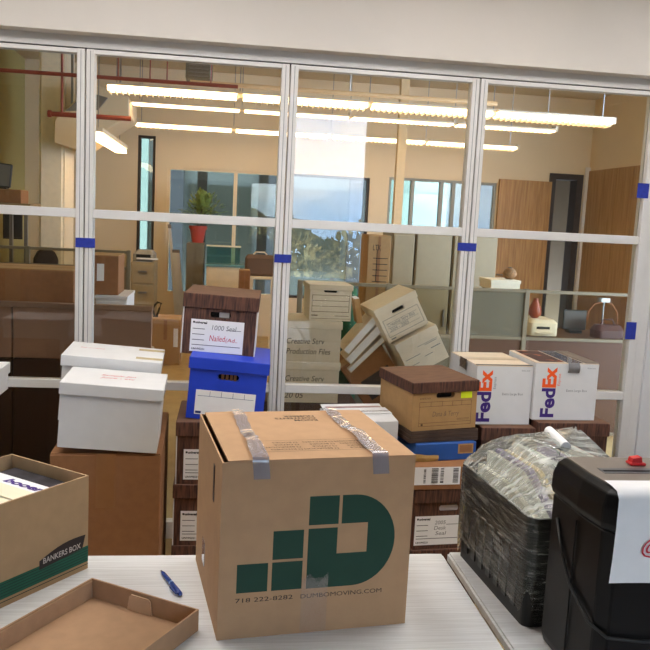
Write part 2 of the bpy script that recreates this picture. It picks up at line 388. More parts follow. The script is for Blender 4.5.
for i in range(11000):
    while True:
        v = Vector((rnd.uniform(-1, 1), rnd.uniform(-1, 1), rnd.uniform(-1, 1)))
        if .45 < v.length < 1: break
    k = 1+.18*math.sin(v.x*7+v.z*5)
    c = Vector((v.x*4.2*k, v.y*2.6, 5.0+v.z*3.9*k)); s = rnd.uniform(.12, .22)
    a = Vector((rnd.gauss(0, 1), rnd.gauss(0, 1), rnd.gauss(0, 1))).normalized(); e = a.orthogonal().normalized()
    b.add([c-a*s, c+e*s*.5, c+a*s, c-e*s*.5], [(0, 1, 2, 3)])
b.build('foliage', LEAF2, t)
MB().tube([(0, 0, -5), (.1, 0, 1), (0, .1, 4)], [.35, .25, .12], 10).build('trunk', DKBROWN, t)

# ------------------------------------------------------------------ tables
def table(lab, x0, x1, y0, y1):
    t = thing('folding_table', lab, 'table', ((x0+x1)/2, (y0+y1)/2, 0), group='white tables')
    w, d = (x1-x0)/2, (y1-y0)/2
    MB().box(-w, w, -d, d, .71, .74).build('table_top', LAM, t, bevel=.006, seg=2)
    MB().box(-w+.06, w-.06, -d+.06, d-.06, .66, .709).build('apron', ALU, t)
    for sx in (-1, 1):
        for sy in (-1, 1):
            l = MB().box(sx*(w-.1)-.022, sx*(w-.1)+.022, sy*(d-.1)-.022, sy*(d-.1)+.022, .02, .66).build('leg', ALU, t)
            MB().box(sx*(w-.1)-.03, sx*(w-.1)+.03, sy*(d-.1)-.03, sy*(d-.1)+.03, 0, .02).build('foot', BLACKM, l)
table('white laminate table under the large moving box', -1.25, .648, .95, 2.095)
table('white laminate table under the black wrapped bin and shredder', .664, 1.9, .95, 2.105)

# ------------------------------------------------------------------ the moving box
t = thing('moving_box', 'large brown moving box with green logo taped shut on table', 'box', (.204, 1.884, .74), (0, 0, .139))
w, d, h = .437, .421, .403
KR = M('moving_box_card', (182, 145, 108), .85, noise=.04, nscale=25, bump=.03, bscale=400)
b = MB().tray(w, d, h-.004, .004); body = b.build('body', KR, t)
X = lambda u: u-w/2
s0, pt = .0685, .0775; u0, v0 = .039, .105; y = -d/2-.0004
def cell(c, r): return (X(u0+c*pt), X(u0+c*pt+s0), v0+r*(pt-.006), v0+r*(pt-.006)+s0*.955)
lg = quadset([cell(0, 0), cell(1, 0), cell(1, 1), (X(.195), X(.263), .251, .317)], y)
out = [(.195, .104)]+[(.30+.098*math.sin(a)*1.0, .2105-.1065*math.cos(a)) for a in [i*math.pi/24 for i in range(0, 25)]]+[(.270, .317), (.270, .251), (.332, .251), (.332, .182), (.262, .182), (.262, .243), (.195, .243)]
lg.add([(X(a), y, c) for a, c in out], [tuple(range(len(out)))])
o = lg.build('logo_print', GREEN_INK, body)
bm = bmesh.new(); bm.from_mesh(o.data); bmesh.ops.triangulate(bm, faces=bm.faces); bm.to_mesh(o.data); bm.free()
text('718 222-8282', .0142, BLACK_INK, body, (X(.038), y, .083), width=.128)
text('DUMBOMOVING.COM', .0142, BLACK_INK, body, (X(.184), y, .082), width=.19)
# three flaps on top, seams running front to back
for nm, x0, x1, tilt in (('flap', .013, .088, .028), ('flap', .09, .345, 0), ('flap', .347, .437, .012)):
    cx = X((x0+x1)/2); hw = (x1-x0)/2
    o = MB().box(-hw, hw, -d/2, d/2, 0, .004).build(nm, KR, t, loc=(cx, 0, h-.004+abs(tilt)*hw))
    o.rotation_euler = (0, -tilt if x0 < .05 else tilt, 0)
    if .08 < x0 < .1: mid = o
for i, s in enumerate(('ROOM', 'CONTENTS', 'NUMBER')):
    text(s, .021, BLACK_INK, mid, (.075, .13-.021*(2-i)+.03, .0045), face='top', ang=math.pi, fat=.0003)
rows = ['KITCHEN', 'BEDROOM', 'OFFICE', 'BOOKS']
for c in range(3):
    for r in range(4):
        xx, yy = -.1+c*.085, -.145+r*.018
        text(rows[(r+c) % 4], .014, BLACK_INK, mid, (xx+.06, yy+.01, .0045), face='top', ang=math.pi)
b = MB()
def rect_ring(b, x0, x1, y0, y1, t, z):
    for a in ((x0, x1, y0, y0+t), (x0, x1, y1-t, y1), (x0, x0+t, y0, y1), (x1-t, x1, y0, y1)):
        b.add([(a[0], a[2], z), (a[1], a[2], z), (a[1], a[3], z), (a[0], a[3], z)], [(0, 1, 2, 3)])
rect_ring(b, -.115, .12, -.155, -.068, .0012, .0045)
for c in range(3):
    for r in range(4): rect_ring(b, -.1+c*.085+.064, -.1+c*.085+.073, -.146+r*.018, -.137+r*.018, .0012, .0045)
b.build('form_print', BLACK_INK, mid)
# wrinkled tape over the seams, folded down the front
def tape_strip(x0, x1, wd, drop, seed):
    r = random.Random(seed); b = MB(); pts = []
    N = 16
    for i in range(N+1):
        f = i/N; yy = d/2-.01-f*(d-.01); pts.append((x0+(x1-x0)*f, yy, h+.0065+.006*math.sin(f*9+seed)*math.sin(f*math.pi)+r.uniform(0, .002)))
    pts += [(x1, -d/2-.003, h-.003), (x1+.002, -d/2-.003, h-drop*.5), (x1+.004, -d/2-.003, h-drop)]
    vs = []
    for i, (xx, yy, zz) in enumerate(pts):
        k = 1 if i > N-4 else .75+.25*math.sin(i*1.3+seed)**2
        for j in range(4):
            u = (j/3-.5)*wd*k; vs.append((xx+u, yy, zz+(r.uniform(-.001, .004) if i < N-1 and j in (1, 2) else 0)))
    fs = [(i*4+j, i*4+j+1, i*4+j+5, i*4+j+4) for i in range(len(pts)-1) for j in range(3)]
    b.add(vs, fs); return b.build('tape', SILVER, t, smooth=True)
tape_strip(X(.095), X(.082), .036, .042, 1); tape_strip(X(.345), X(.352), .038, .040, 2)
CT = glass('clear_film_tape', (.98, .98, .98, 1), 1.4, frost=((.66, .54, .44, 1), .12))
quadset([(X(.185), X(.245), .002, .128)], -d/2-.0012).build('clear_tape', CT, t)
b = MB(); r = random.Random(4); n = 8
b.add([(X(.19)+.055*i/n, -d/2-.002-r.uniform(0, .004), .105+.035*j/n*(.7+.3*math.sin(i))) for j in range(n+1) for i in range(n+1)],
      [(j*(n+1)+i, j*(n+1)+i+1, (j+1)*(n+1)+i+1, (j+1)*(n+1)+i) for j in range(n) for i in range(n)])
b.build('wrinkled_tape', CT, t, smooth=True)
# hand slot on the left side: shaded opening painted as a flat dark strip
MB().box(-w/2-.0012, -w/2-.0002, -.105, -.085, .275, .36).build('hand_slot', M('slot_shadow', (66, 60, 66), .4), t)
MB().box(-w/2-.0012, -w/2-.0002, .03, .075, .06, .12).build('clear_tape', SILVER, t)

# ------------------------------------------------------------------ file boxes
def file_box(name, lab, loc, yaw=0, roll=0, w=.325, d=.40, h=.265, body=WOOD, lid=WOOD, top=None, lh=.06, hole=True, group=None, pitch=0, hz=None, white_edge=False, bevel=.003):
    t = thing(name, lab, 'box', loc, (pitch, roll, yaw), group)
    a, c = w/2-.007, d/2-.007; H = h-.006
    hz = hz or h-lh-.026; hw, hh = .045, .014
    b = MB()
    # shell: sides, back, bottom, top plus a front wall around the hand hole
    b.add([(-a, -c, 0), (a, -c, 0), (a, c, 0), (-a, c, 0), (-a, -c, H), (a, -c, H), (a, c, H), (-a, c, H)],
          [(3, 2, 1, 0), (1, 2, 6, 5), (2, 3, 7, 6), (3, 0, 4, 7), (4, 5, 6, 7)])
    if hole:
        fr = [(-a, 0), (a, 0), (a, H), (-a, H)]; n = 12; ho = []
        for i in range(n):
            q = 2*math.pi*(i+.5)/n-math.pi*.75-math.pi/n*0; cx = (hw-hh) if math.cos(q) > 0 else -(hw-hh)
            ho.append((cx+hh*math.cos(q), hz+hh*math.sin(q)))
        ho.sort(key=lambda p: math.atan2((p[1]-hz)/hh, p[0]/hw))
        # bridge outer rectangle to hole with a bmesh fill
        bm = bmesh.new(); ov = [bm.verts.new((x, -c, z)) for x, z in fr]; iv = [bm.verts.new((x, -c, z)) for x, z in ho]
        es = [bm.edges.new((l[i], l[(i+1) % len(l)])) for l in (ov, iv) for i in range(len(l))]
        bmesh.ops.triangle_fill(bm, edges=es, use_beauty=True)
        bm.verts.index_update(); b.add([v.co[:] for v in bm.verts], [tuple(v.index for v in f.verts) for f in bm.faces]); bm.free()
        m_ = len(ho); b.add([(x, -c, z) for x, z in ho]+[(x, -c+.03, z) for x, z in ho],
              [(i, (i+1) % m_, m_+(i+1) % m_, m_+i) for i in range(m_)]+[tuple(range(m_, 2*m_))])
    else:
        b.add([(-a, -c, 0), (a, -c, 0), (a, -c, H), (-a, -c, H)], [(0, 1, 2, 3)])
    bd = b.build('body', body, t)
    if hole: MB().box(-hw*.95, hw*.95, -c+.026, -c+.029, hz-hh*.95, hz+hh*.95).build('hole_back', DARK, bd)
    if white_edge:
        for s in (-1, 1): MB().box(s*(a+.0025)-.0022, s*(a+.0025)+.0022, -c-.001, c, 0, h-lh).build('white_edge', WHITE, bd)
    l = MB().tray(w, d, lh, .004, flip=True).build('lid', lid, t, bevel=bevel, loc=(0, 0, h-lh))
    if top: MB().box(-w/2+.003, w/2-.003, -d/2+.003, d/2-.003, 0, .0006).build('lid_top', top, l, loc=(0, 0, lh+.0002))
    t['_'] = 0; del t['_']
    return t, bd, l, c
def uni_label(bd, c, x0, x1, z0, z1, scr=()):
    y = -c-.0008
    lb = MB().box(x0, x1, y, -c-.0001, z0, z1).build('paper_label', PAPER, bd); y -= .0004; W_ = x1-x0
    rc = [(x0+.008, x0+.06, z1-k, z1-k+.0025) for k in (.042, .066, .09)]+[(x0+.008, x1-.012, z0+.028, z0+.0305), (x0+W_*.68, x1-.012, z1-.04, z1-.038)]
    rc += [(x0+.008, x0+.016, z1-.017, z1-.009)]
    quadset(rc, y).build('ruled_lines', BLACK_INK, lb)
    text('universal', .014, BLACK_INK, lb, (x0+.018, y, z1-.018), width=.05, fat=.0006)
    text('UNV95221', .011, BLACK_INK, lb, (x0+.008, y, z0+.008), width=.055, fat=.0003)
    for s, sz, mt, ux, uz, wd in scr: text(s, sz, mt, lb, (x0+ux, y, z0+uz), width=wd, shear=.15)
    return lb
GS = 'wood-grain boxes in the left stack'
t, bd, l, c = file_box('file_box', 'wood-grain file box with red handwritten label, topmost on blue box', (.010, 3.625, 1.052), -.064, .043, .323, .398, .262, top=WOODTOP, group=GS, white_edge=True)
uni_label(bd, c, -.122, .105, .012, .152, (('1000 Seal', .03, GREY_INK, .09, .098, .105), ('Nailed', .036, RED_INK, .082, .05, .068), ('(Ad..', .024, RED_INK, .152, .05, .05)))
MB().box(-.005, .038, -c+.004, -c+.008, .166, .188).build('paper_tab', M('grey_card', (150, 146, 142), .8), bd)
t, bd, l, c = file_box('file_box', 'bright blue file box with white index label under wood-grain box', (.045, 3.495, .797), -.057, .066, .335, .40, .262, BLUE, BLUE, lh=.05)
lb = MB().box(-.128, .122, -c-.0008, -c-.0001, .02, .125).build('paper_label', PAPER, bd, bevel=0)
quadset([(-.12, .114, .099, .1005)]+[(x, x+.0015, .1, .122) for x in (-.07, -.022, .026, .074)]+[(-.124, -.10, .024, .034)], -c-.0012).build('ruled_lines', M('blue_ink', (30, 50, 120), .7), lb)
for i, x in enumerate((-.03, -.012, .006, .022)): MB().box(x, x+.012, -c+.012, -c+.02, .172, .198).build('file_edge', KRAFT2, bd)
for z, lab, sc in ((.535, 'wood-grain file box directly under the blue file box', 1), (.268, 'wood-grain file box third below the blue one, beside brown carton', 2), (0, 'wood-grain file box at the bottom of the left stack', 0)):
    t, bd, l, c = file_box('file_box', lab, (.002-.006*(z < .5), 3.45, z), -.01, 0, .325, .39, .266, top=WOODTOP, group=GS, white_edge=True)
    uni_label(bd, c, -.128, .08, .02, .15)
# white file boxes on a brown carton
LB = (.388, .31)
t, bd, l, c = file_box('file_box', 'white file box with red script on lid, front one on brown carton', (-.397, 3.082, .774), .02, .065, .372, .298, .244, WHITE, WHITE, lh=.045, hole=False)
text('Sample Jan', .036, RED_INK, l, (-.06, .02, .0457), face='top', shear=.3, width=.13); text('Juice - etc', .036, RED_INK, l, (-.06, -.025, .0457), face='top', shear=.3, width=.13)
for yy in (-.09, .02): MB().box(.179, .1868, yy-.01, yy+.01, .002, .03).build('notch', DARK, l)
t, bd, l, c = file_box('file_box', 'white file box with clear tape on lid, behind the red-scripted one', (-.447, 3.425, .789), .035, .07, .397, .335, .27, WHITE, WHITE, lh=.045, hole=False)
for yy in (-.1, .1): MB().box(.09, .199, yy-.022, yy+.022, .0455, .0462).build('clear_tape', M('yellowed_tape', (214, 200, 160), .15, noise=.15, nscale=30), l)
text('file archive', .024, RED_INK, l, (-.15, .03, .0457), face='top', shear=.3, width=.1)
t = thing('carton', 'tall plain brown carton under the two white file boxes', 'box', (-.405, 3.245, 0), (0, 0, .02))
MB().box(-.2, .2, -.3, .345, 0, .755).build('body', KRAFT2, t, bevel=.004)
for s in (-1, 1): MB().box(-.198, .198, *((-.298, .02) if s < 0 else (.025, .343)), .7555, .759).build('flap', KRAFT2, t)
MB().box(-.035, .035, -.3008, -.3002, .55, .757).build('tape', M('brown_tape', (150, 104, 64), .3), t)
# white box end at the left edge of the view
e = U(10, 362, 3.35)
t, bd, l, c = file_box('file_box', 'white file box with torn hanging paper at the far left edge', (e.x-.185, 3.2, e.z-.11), .0, 0, .37, .31, .11, WHITE, WHITE, lh=.045, hole=False)
b = MB(); n = 5
b.add([(.186+.004*math.sin(j*1.5)+.012*(j/n)*(1-j/n), -.155+.05*i/2*(1-.5*j/n)-.012*(j/n)*(1-j/n), .03-.15*j/n) for j in range(n+1) for i in range(3)], [(j*3+i, j*3+i+1, j*3+i+4, j*3+i+3) for j in range(n) for i in range(2)])
b.build('torn_paper', WHITE, l, smooth=True)
t = thing('carton', 'brown carton at the far left carrying the torn white box', 'box', (e.x-.26, 3.2, 0))
MB().box(-.22, .15, -.15, .2, 0, e.z-.114).build('body', KRAFT2, t, bevel=.004)
MB().box(-.218, .148, -.148, .02, e.z-.1135, e.z-.1105).build('flap', KRAFT2, t)
MB().box(-.06, .01, -.1508, -.1502, .3, e.z-.115).build('tape', M('brown_tape'), t)

# ------------------------------------------------------------------ right-hand stack: wood box, label carton, blue carton, lids, kraft box
t, bd, l, c = file_box('file_box', 'wood-grain file box with handwritten label under the address-labelled carton', (.989, 3.415, .269), .1, 0, .325, .41, .268, top=WOODTOP, group='wood-grain boxes in the right stacks')
uni_label(bd, c, -.15, .06, .018, .148, (('2005', .024, GREY_INK, .09, .092, .05), ('Desk', .024, GREY_INK, .088, .068, .055), ('Seal', .024, GREY_INK, .095, .044, .05)))
MB().box(-.044, .044, -c+.004, -c+.008, .17, .194).build('paper_tab', M('grey_card2', (176, 170, 172), .8), bd)
MB().box(.068, .078, -c-.003, -c-.001, .16, .185).build('yellow_flag', YELLOW, bd)
file_box('file_box', 'wood-grain file box on the floor beneath the right stack', (.989, 3.415, 0), .1, 0, .325, .41, .266, top=WOODTOP, group='wood-grain boxes in the right stacks')
t = thing('carton', 'flat brown carton with white address label above the wood-grain box', 'box', (.985, 3.405, .538), (0, 0, .08))
MB().box(-.17, .155, -.2, .2, 0, .101).build('body', KRAFT2, t, bevel=.003)
lb = MB().box(-.16, .045, -.2008, -.2001, .022, .1).build('shipping_label', PAPER, t)
r = random.Random(5)
for x0, x1 in ((-.12, -.11), (-.085, -.055), (-.045, -.03), (.012, .036)):
    zz = .03; bars = []
    while zz < .092: q = r.uniform(.001, .004); bars.append((x0, x1, zz, zz+q)); zz += q+r.uniform(.001, .003)
    quadset(bars, -.2012).build('barcode', BLACK_INK, lb)
t = thing('carton', 'flat blue carton with brown sticker and torn tape under the lids', 'box', (.965, 3.475, .640), (0, 0, .2))
MB().box(-.145, .145, -.19, .19, 0, .078).build('body', M('blue_carton', (34, 84, 158), .55, noise=.05), t, bevel=.003)
st_ = MB().box(.055, .13, -.1908, -.1901, .028, .072).build('sticker', KRAFT3, t); quadset([(.062, .123, .034, .066)], -.1912).build('sticker_print', KRAFT2, st_)
b = MB(); r = random.Random(8)
b.add([(-.16+.02*i, -.192-.003*(j % 2)-r.uniform(0, .003), .0+.036*j/2*(1-.06*i)+r.uniform(0, .004)) for j in range(3) for i in range(7)], [(j*7+i, j*7+i+1, (j+1)*7+i+1, (j+1)*7+i) for j in range(2) for i in range(6)])
b.build('torn_tape', M('kraft_tape', (180, 146, 84), .6), t)
t0 = (.955, 3.49)
for i in range(3):
    t = thing('box_lid', 'dark wood-grain box lid, %s of three stacked under the kraft box' % ('lowest', 'middle', 'topmost')[i], 'lid', (t0[0], t0[1], .7195+.0173*i), (0, 0, .214), group='stacked wood-grain lids')
    MB().tray(.335-.003*i, .375, .017, .004).build('rim', M('dark_woodgrain', (82, 62, 48), .7, rgb2=(52, 38, 30), nscale=14, stretch=(.8, .8, 9)), t, bevel=.001)
    MB().box(-.16, .16, -.18, .18, .005, .0075).build('panel', WOODTOP, t)
t, bd, l, c = file_box('file_box', 'kraft file box with dark wood-grain lid and yellow sticky note', (t0[0], t0[1], .772), .214, -.02, .325, .365, .214, KRAFT3, WOOD, top=WOODTOP, lh=.048, hz=.152)
y = -c-.0004
b = quadset([(-.125, .13, .018, .0195), (-.125, .13, .032, .0335), (-.125, .13, .105, .1065), (-.125, .13, .125, .1265), (-.125, -.1235, .018, .125), (.1285, .13, .018, .125)]+[(x, x+.0015, .106, .125) for x in (-.07, -.015, .035, .08)]+[(.06, .12, .045, .0465), (.06, .12, .04, .0412), (-.115, -.105, .021, .03)], y)
b.build('form_print', BROWN_INK, bd); text('Dana & Terry', .032, M('pencil', (120, 100, 76), .8), bd, (-.06, y, .06), shear=.2, width=.13)
text('BANKERS BOX', .012, BROWN_INK, bd, (-.122, y, .138), width=.05)
MB().box(.075, .13, -c-.0012, -c-.0005, .136, .172).build('sticky_note', YELLOW, bd)

# ------------------------------------------------------------------ parcel boxes with purple and orange lettering on wood-grain boxes
def parcel(lab, loc, yaw, w, d, h, lx, tape):
    t = thing('parcel_box', lab, 'box', loc, (0, 0, yaw), group='white parcel boxes by the glass')
    bd = MB().tray(w, d, h-.004, .004).build('body', WHITE, t)
    for s in (-1, 1):
        MB().box(-w/2+.001, w/2-.001, *((-d/2, -.003) if s < 0 else (.003, d/2)), h-.004, h-.0005).build('flap', M('parcel_flap', (222, 205, 180), .8), t)
    y = -d/2-.0005; k = h/.265
    text('Fed', .088*k, PURPLE, bd, (lx, y, .012), ang=math.pi/2, fat=.003, width=.135*k)
    text('Ex', .088*k, ORANGE, bd, (lx, y, .150*k), ang=math.pi/2, fat=.0035, width=.095*k)
    text('Express', .018, ORANGE if tape else GREY_INK, bd, (lx+.022, y, .16*k), ang=math.pi/2, width=.055)
    text('Extra Large Box', .016, GREY_INK, bd, (lx+.055, y, h*.5), width=.10)
    text('fedex.com', .010, GREY_INK, bd, (w/2-.055, y, h-.025), width=.04)
    return t, bd
t, bd = parcel('white parcel box with purple and orange lettering, nearer the kraft box', (1.280, 3.60, .772), .05, .268, .36, .272, -.062, 0)
MB().box(-.135, .135, -.03, .03, .2722, .2735).build('tape', M('tan_tape', (190, 168, 138), .3), t)
b = MB(); r = random.Random(11)
b.add([(-.139-.006*r.random(), -.06+.03*i, .272-.05*j/3+.01*r.random()) for j in range(4) for i in range(4)], [(j*4+i, j*4+i+1, j*4+i+5, j*4+i+4) for j in range(3) for i in range(3)])
b.build('torn_tape', M('dirty_tape', (90, 76, 64), .4), t)
MB().box(-.135, .135, -.178, -.16, .2722, .2735).build('tape_edge', DKBROWN, t)
t, bd = parcel('white parcel box with purple and orange lettering, nearest the right window frame', (1.576, 3.578, .80), .015, .302, .335, .265, -.052, 1)
MB().box(-.13, -.01, -.15, .15, .2655, .2667).build('printed_panel', M('print_panel', (74, 46, 42), .7, rgb2=(214, 120, 80), nscale=14, lo=.3, hi=.42), t)
MB().box(.0, .075, -.165, .165, .2655, .267).build('tape', SILVER, t)
MB().box(.085, .15, -.165, .165, .2655, .268).build('flap_edge', M('grey_flap', (120, 108, 96), .7), t)
b = MB(); r = random.Random(12)
b.add([(-.0+.055*i/3, -.1685-.004*r.random()-.01*math.sin(j), .266-.045*j/3) for j in range(4) for i in range(4)], [(j*4+i, j*4+i+1, j*4+i+5, j*4+i+4) for j in range(3) for i in range(3)])
b.build('torn_tape', M('grey_torn_tape', (122, 120, 120), .35, noise=.2), t, smooth=True)
GR = 'wood-grain boxes in the right stacks'
for (x, y, zt, w, nm) in ((1.305, 3.565, .770, .255, 'left parcel box'), (1.612, 3.56, .798, .345, 'right parcel box')):
    h = zt/3
    for i in range(3):
        file_box('file_box', 'wood-grain file box, %s of three under the %s' % (('lowest', 'middle', 'topmost')[i], nm), (x, y, h*i), .01, 0, w, .40, h-.001, top=WOODTOP, group=GR, hole=(i < 2))
# open white parcel with taped flaps between the stacks
t, bd = None, None
t = thing('parcel_box', 'white box with loose taped flaps behind the moving box', 'box', (.63, 3.441, .549), (0, 0, .132))
MB().tray(.285, .267, .25, .004).build('body', WHITE, t)
for (y0, y1, z0, z1) in ((-.1335, -.04, .25, .262), (-.05, .05, .266, .268), (.045, .1335, .25, .266)):
    b = MB(); b.add([(-.142, y0, z0), (.142, y0, z0), (.142, y1, z1), (-.142, y1, z1), (-.142, y0, z0+.003), (.142, y0, z0+.003), (.142, y1, z1+.003), (-.142, y1, z1+.003)], [(0, 1, 2, 3), (4, 5, 6, 7), (0, 1, 5, 4), (2, 3, 7, 6), (1, 2, 6, 5), (0, 3, 7, 4)])
    b.build('flap', WHITE, t)
MB().box(-.14, .14, -.02, .01, .2685, .270).build('tape', SILVER, t)
MB().box(-.13, .13, .07, .09, .2665, .268).build('tape', M('pink_tape', (150, 110, 110), .5), t)
for i, z in enumerate((0, .275)):
    file_box('file_box', 'wood-grain file box, %s of two under the open white box' % ('lower', 'upper')[i], (.63, 3.45, z), .05, 0, .32, .39, .273, top=WOODTOP, group=GR)

# ------------------------------------------------------------------ open storage box, its papers, its lid, the pen
t = thing('storage_box', 'open brown storage box with green stripe and papers on table', 'box', (-.551, 1.943, .74), (0, 0, .917))
w, d, h = .40, .29, .247
bd = MB().tray(w, d, h, .005).build('body', M('storage_card', (170, 140, 102), .85, noise=.04, nscale=30), t)
y = -d/2-.0004
quadset([(-w/2, w/2, .02, .062)], y).build('green_stripe', GREEN2, bd)
quadset([(-w/2, w/2, z, z+.0018) for z in (.027, .034, .041, .048, .055)]+[(-w/2, w/2, .012, .014)], y-.0003).build('stripe_lines', M('deep_green', (6, 52, 40), .7), bd)
ob = MB().box(w/2+.0002, w/2+.0006, -d/2, d/2, .02, .062).build('green_stripe', GREEN2, bd)
arc = [(.045, .052), (.18, .060), (.19, .094)]+[(.19-.145*i/8, .094+.010*math.sin(math.pi*i/8)-.020*i/8) for i in range(1, 9)]
bk = MB(); bk.add([(a, y-.0008, c) for a, c in arc], [tuple(range(len(arc)))]); bg_ = bk.build('brand_plate', M('plate_black', (38, 26, 22), .7), bd)
text('BANKERS BOX', .02, M('plate_letter', (190, 180, 170), .7), bg_, (.056, y-.0014, .064), width=.118, fat=.0003)
# contents: each a thing of its own, laid flat on a paper block inside
RZ = Matrix.Rotation(.917, 4, 'Z'); base = Vector((-.551, 1.943, .74))
def inbox(x, y, z): return base + RZ @ Vector((x, y, z))
t = thing('paper_block', 'thick block of cream paper filling the open storage box', 'paper', inbox(0, 0, .006), (0, 0, .917))
for i in range(8): MB().box(-.185+.001*(i % 3), .185-.001*(i % 2), -.13, .12+.002*(i % 2), i*.025, i*.025+.024).build('ream', CREAM if i % 2 else PAPER, t)
t = thing('booklet', 'dark glossy booklet at the far end of the open storage box', 'book', inbox(.158, -.005, .207), (0, 0, .917))
MB().box(-.032, .032, -.125, .125, 0, .010).build('cover', M('dark_cover', (20, 17, 20), .6, rgb2=(56, 52, 60), nscale=22), t, bevel=.001)
MB().box(-.033, -.0322, -.123, .123, .002, .008).build('pages', PAPER, t)
MB().box(-.02, .02, -.12, -.07, .0102, .0108).build('photo_patch', M('pink_patch', (220, 204, 220), .5), t)
MB().box(-.031, -.021, -.12, -.06, .0102, .0108).build('red_edge', M('red_patch', (180, 60, 66), .5), t)
t = thing('envelope', 'white envelope with purple lettering in the open storage box', 'paper', inbox(.075, 0, .2075), (0, 0, .917))
MB().box(-.06, .05, -.13, .125, 0, .016).build('sheet', PAPER, t)
text('booer', .036, PURPLE, t, (.012, .04, .0164), face='top', ang=-math.pi/2, fat=.0018, width=.14, shear=.2)
t = thing('paper_sheet', 'cream paper sheets lying on top in the open storage box', 'paper', inbox(-.06, 0, .2075), (0, 0, .917))
for k in range(3): MB().box(-.12+.004*k, .072+.028-.002*k-.03, -.13, .125, k*.006, k*.006+.0055).build('sheet', CREAM, t)
MB().box(.071, .13, -.13, .125, .0165, .0195).build('top_sheet', CREAM, t)

t = thing('box_lid', 'brown cardboard lid lying upside down at front left of table', 'lid', (-.261, 1.597, .7402), (0, 0, -.565))
LC = M('lid_card', (172, 136, 102), .85, noise=.05, nscale=30)
MB().tray(.302, .41, .05, .004).build('tray', LC, t)
o = MB().prism([(-.035, .004), (.035, .004), (.03, .036), (.024, .042), (-.024, .042), (-.03, .036)], .197, .1995, 'y').build('tab', M('pale_kraft', (206, 172, 136), .85), t, loc=(-.005, 0, 0))
MB().box(-.147, -.145, -.2, .2, .004, .046).build('fold_line', KRAFT, t)
pa, pb = Vector((-.127, 1.981, .7465)), Vector((-.071, 1.851, .7465))
t = thing('pen', 'blue ballpoint pen lying on the white table', 'pen', pa)
v = pb-pa; L = v.length; t.rotation_euler = (0, 0, math.atan2(v.y, v.x))
BP = M('blue_pen_plastic', (26, 60, 140), .25)
MB().tube([(.0, 0, 0), (.012, 0, 0), (.02, 0, 0), (.09, 0, 0), (L-.02, 0, 0), (L, 0, 0)], [.0015, .004, .0055, .006, .006, .005], 12).build('barrel', BP, t, smooth=True)
MB().tube([(.075, 0, 0), (.08, 0, 0)], .0064, 12).build('ring', M('pale_blue', (120, 160, 210), .3), t)
MB().box(L-.045, L-.003, -.012, -.008, .0, .004).build('clip', BP, t); MB().box(L-.008, L-.003, -.011, .004, .0, .004).build('clip_arm', BP, t)

# ------------------------------------------------------------------ black bin wrapped in film
BX, BYW = Vector((.879, 1.897, .74)), .074
t = thing('storage_bin', 'black plastic bin wrapped in clear film on the right table', 'bin', BX, (0, 0, BYW))
w, d, h = .35, .431, .265
def rr(a, b, r, z, n=5):
    pts = []
    for cx, cy, q in ((a-r, b-r, 0), (-a+r, b-r, 1), (-a+r, -b+r, 2), (a-r, -b+r, 3)):
        for i in range(n+1): an = (q+i/n)*math.pi/2; pts.append((cx+r*math.cos(an), cy+r*math.sin(an), z))
    return pts
rings = [rr(w/2-.004, d/2-.006, .02, 0), rr(w/2-.004, d/2-.004, .025, h*.7), rr(w/2, d/2, .025, h*.72), rr(w/2, d/2, .025, h),
         rr(w/2-.006, d/2-.006, .02, h), rr(w/2-.012, d/2-.012, .02, .008)]
MB().loft(rings).build('body', BLACKM, t, smooth=False)
b = MB()
for i in range(7):
    yy = -.15+i*.05; b.box(-w/2-.0005, -w/2+.006, yy-.012, yy+.012, .03, h*.62)
b.build('side_ribs', M('grey_side_panel', (36, 40, 38), .35), t)
r = random.Random(2); q = []
for row, z0 in enumerate((.15, .135, .12)):
    yy = -.02-row*.01
    for k in range(7): q.append((yy-k*.009, yy-k*.009-.006, z0, z0+.009))
b = MB()
for y0, y1, z0, z1 in q: b.add([(-w/2-.0045, y0, z0), (-w/2-.0045, y1, z0), (-w/2-.0045, y1, z1), (-w/2-.0045, y0, z1)], [(0, 1, 2, 3)])
b.build('side_print', M('pale_print', (150, 156, 156), .6), t)
# papers inside
cols_ = [(214, 208, 186), (226, 224, 214), (150, 136, 178), (212, 190, 140), (232, 230, 226), (170, 190, 184), (222, 214, 190), (176, 160, 196), (230, 226, 216), (204, 184, 140), (236, 234, 230), (216, 130, 96)]
cn_ = ['dull cream', 'soft white', 'lilac', 'straw tan', 'bright white', 'pale teal', 'warm ivory', 'pale violet', 'off-white', 'dark straw', 'cold white', 'orange']
def heap(x, y):                                   # height of the film over the rim
    fx = min(1, max(0, (x+w/2)/.10)); fy = min(1, max(0, (y+d/2)/.26)); fb = min(1, max(0, (d/2-y)/.03)); fr_ = min(1, max(0, (w/2-x)/.03))
    return .098*(fx**.8)*(fy**.75)*(fb**.5)*(fr_**.5)
for i, cc in enumerate(cols_):
    xx = -.135+i*.0245; hh = .225+.02*((i*5) % 3)/2+heap(xx, .05)*.75
    o = thing('file_folder', '%s paper folder packed upright under film in the black bin' % cn_[i], 'folder', BX+Matrix.Rotation(BYW, 3, 'Z') @ Vector((xx, 0, .012)), (0, 0, BYW), group='folders in the wrapped bin')
    mt = M('folder_%d' % i, cc, .6, noise=.06)
    MB().prism([(-.17, 0), (.18, 0), (.18, hh), (-.02, hh+.005), (-.17, min(hh, .235))], -.009, .006, 'x').build('cover', mt, o)
    MB().box(.0062, .0085, -.168, .178, .002, min(hh, .235)-.008).build('sheets', PAPER, o)
p = U(549, 431, 2.06); q_ = U(566, 447, 1.92)
t2 = thing('paper_roll', 'white rolled paper tube sticking up behind the wrapped bin', 'paper', p)
MB().tube([(0, 0, 0), q_-p], .0135, 16).build('tube', PAPER, t2, smooth=False)
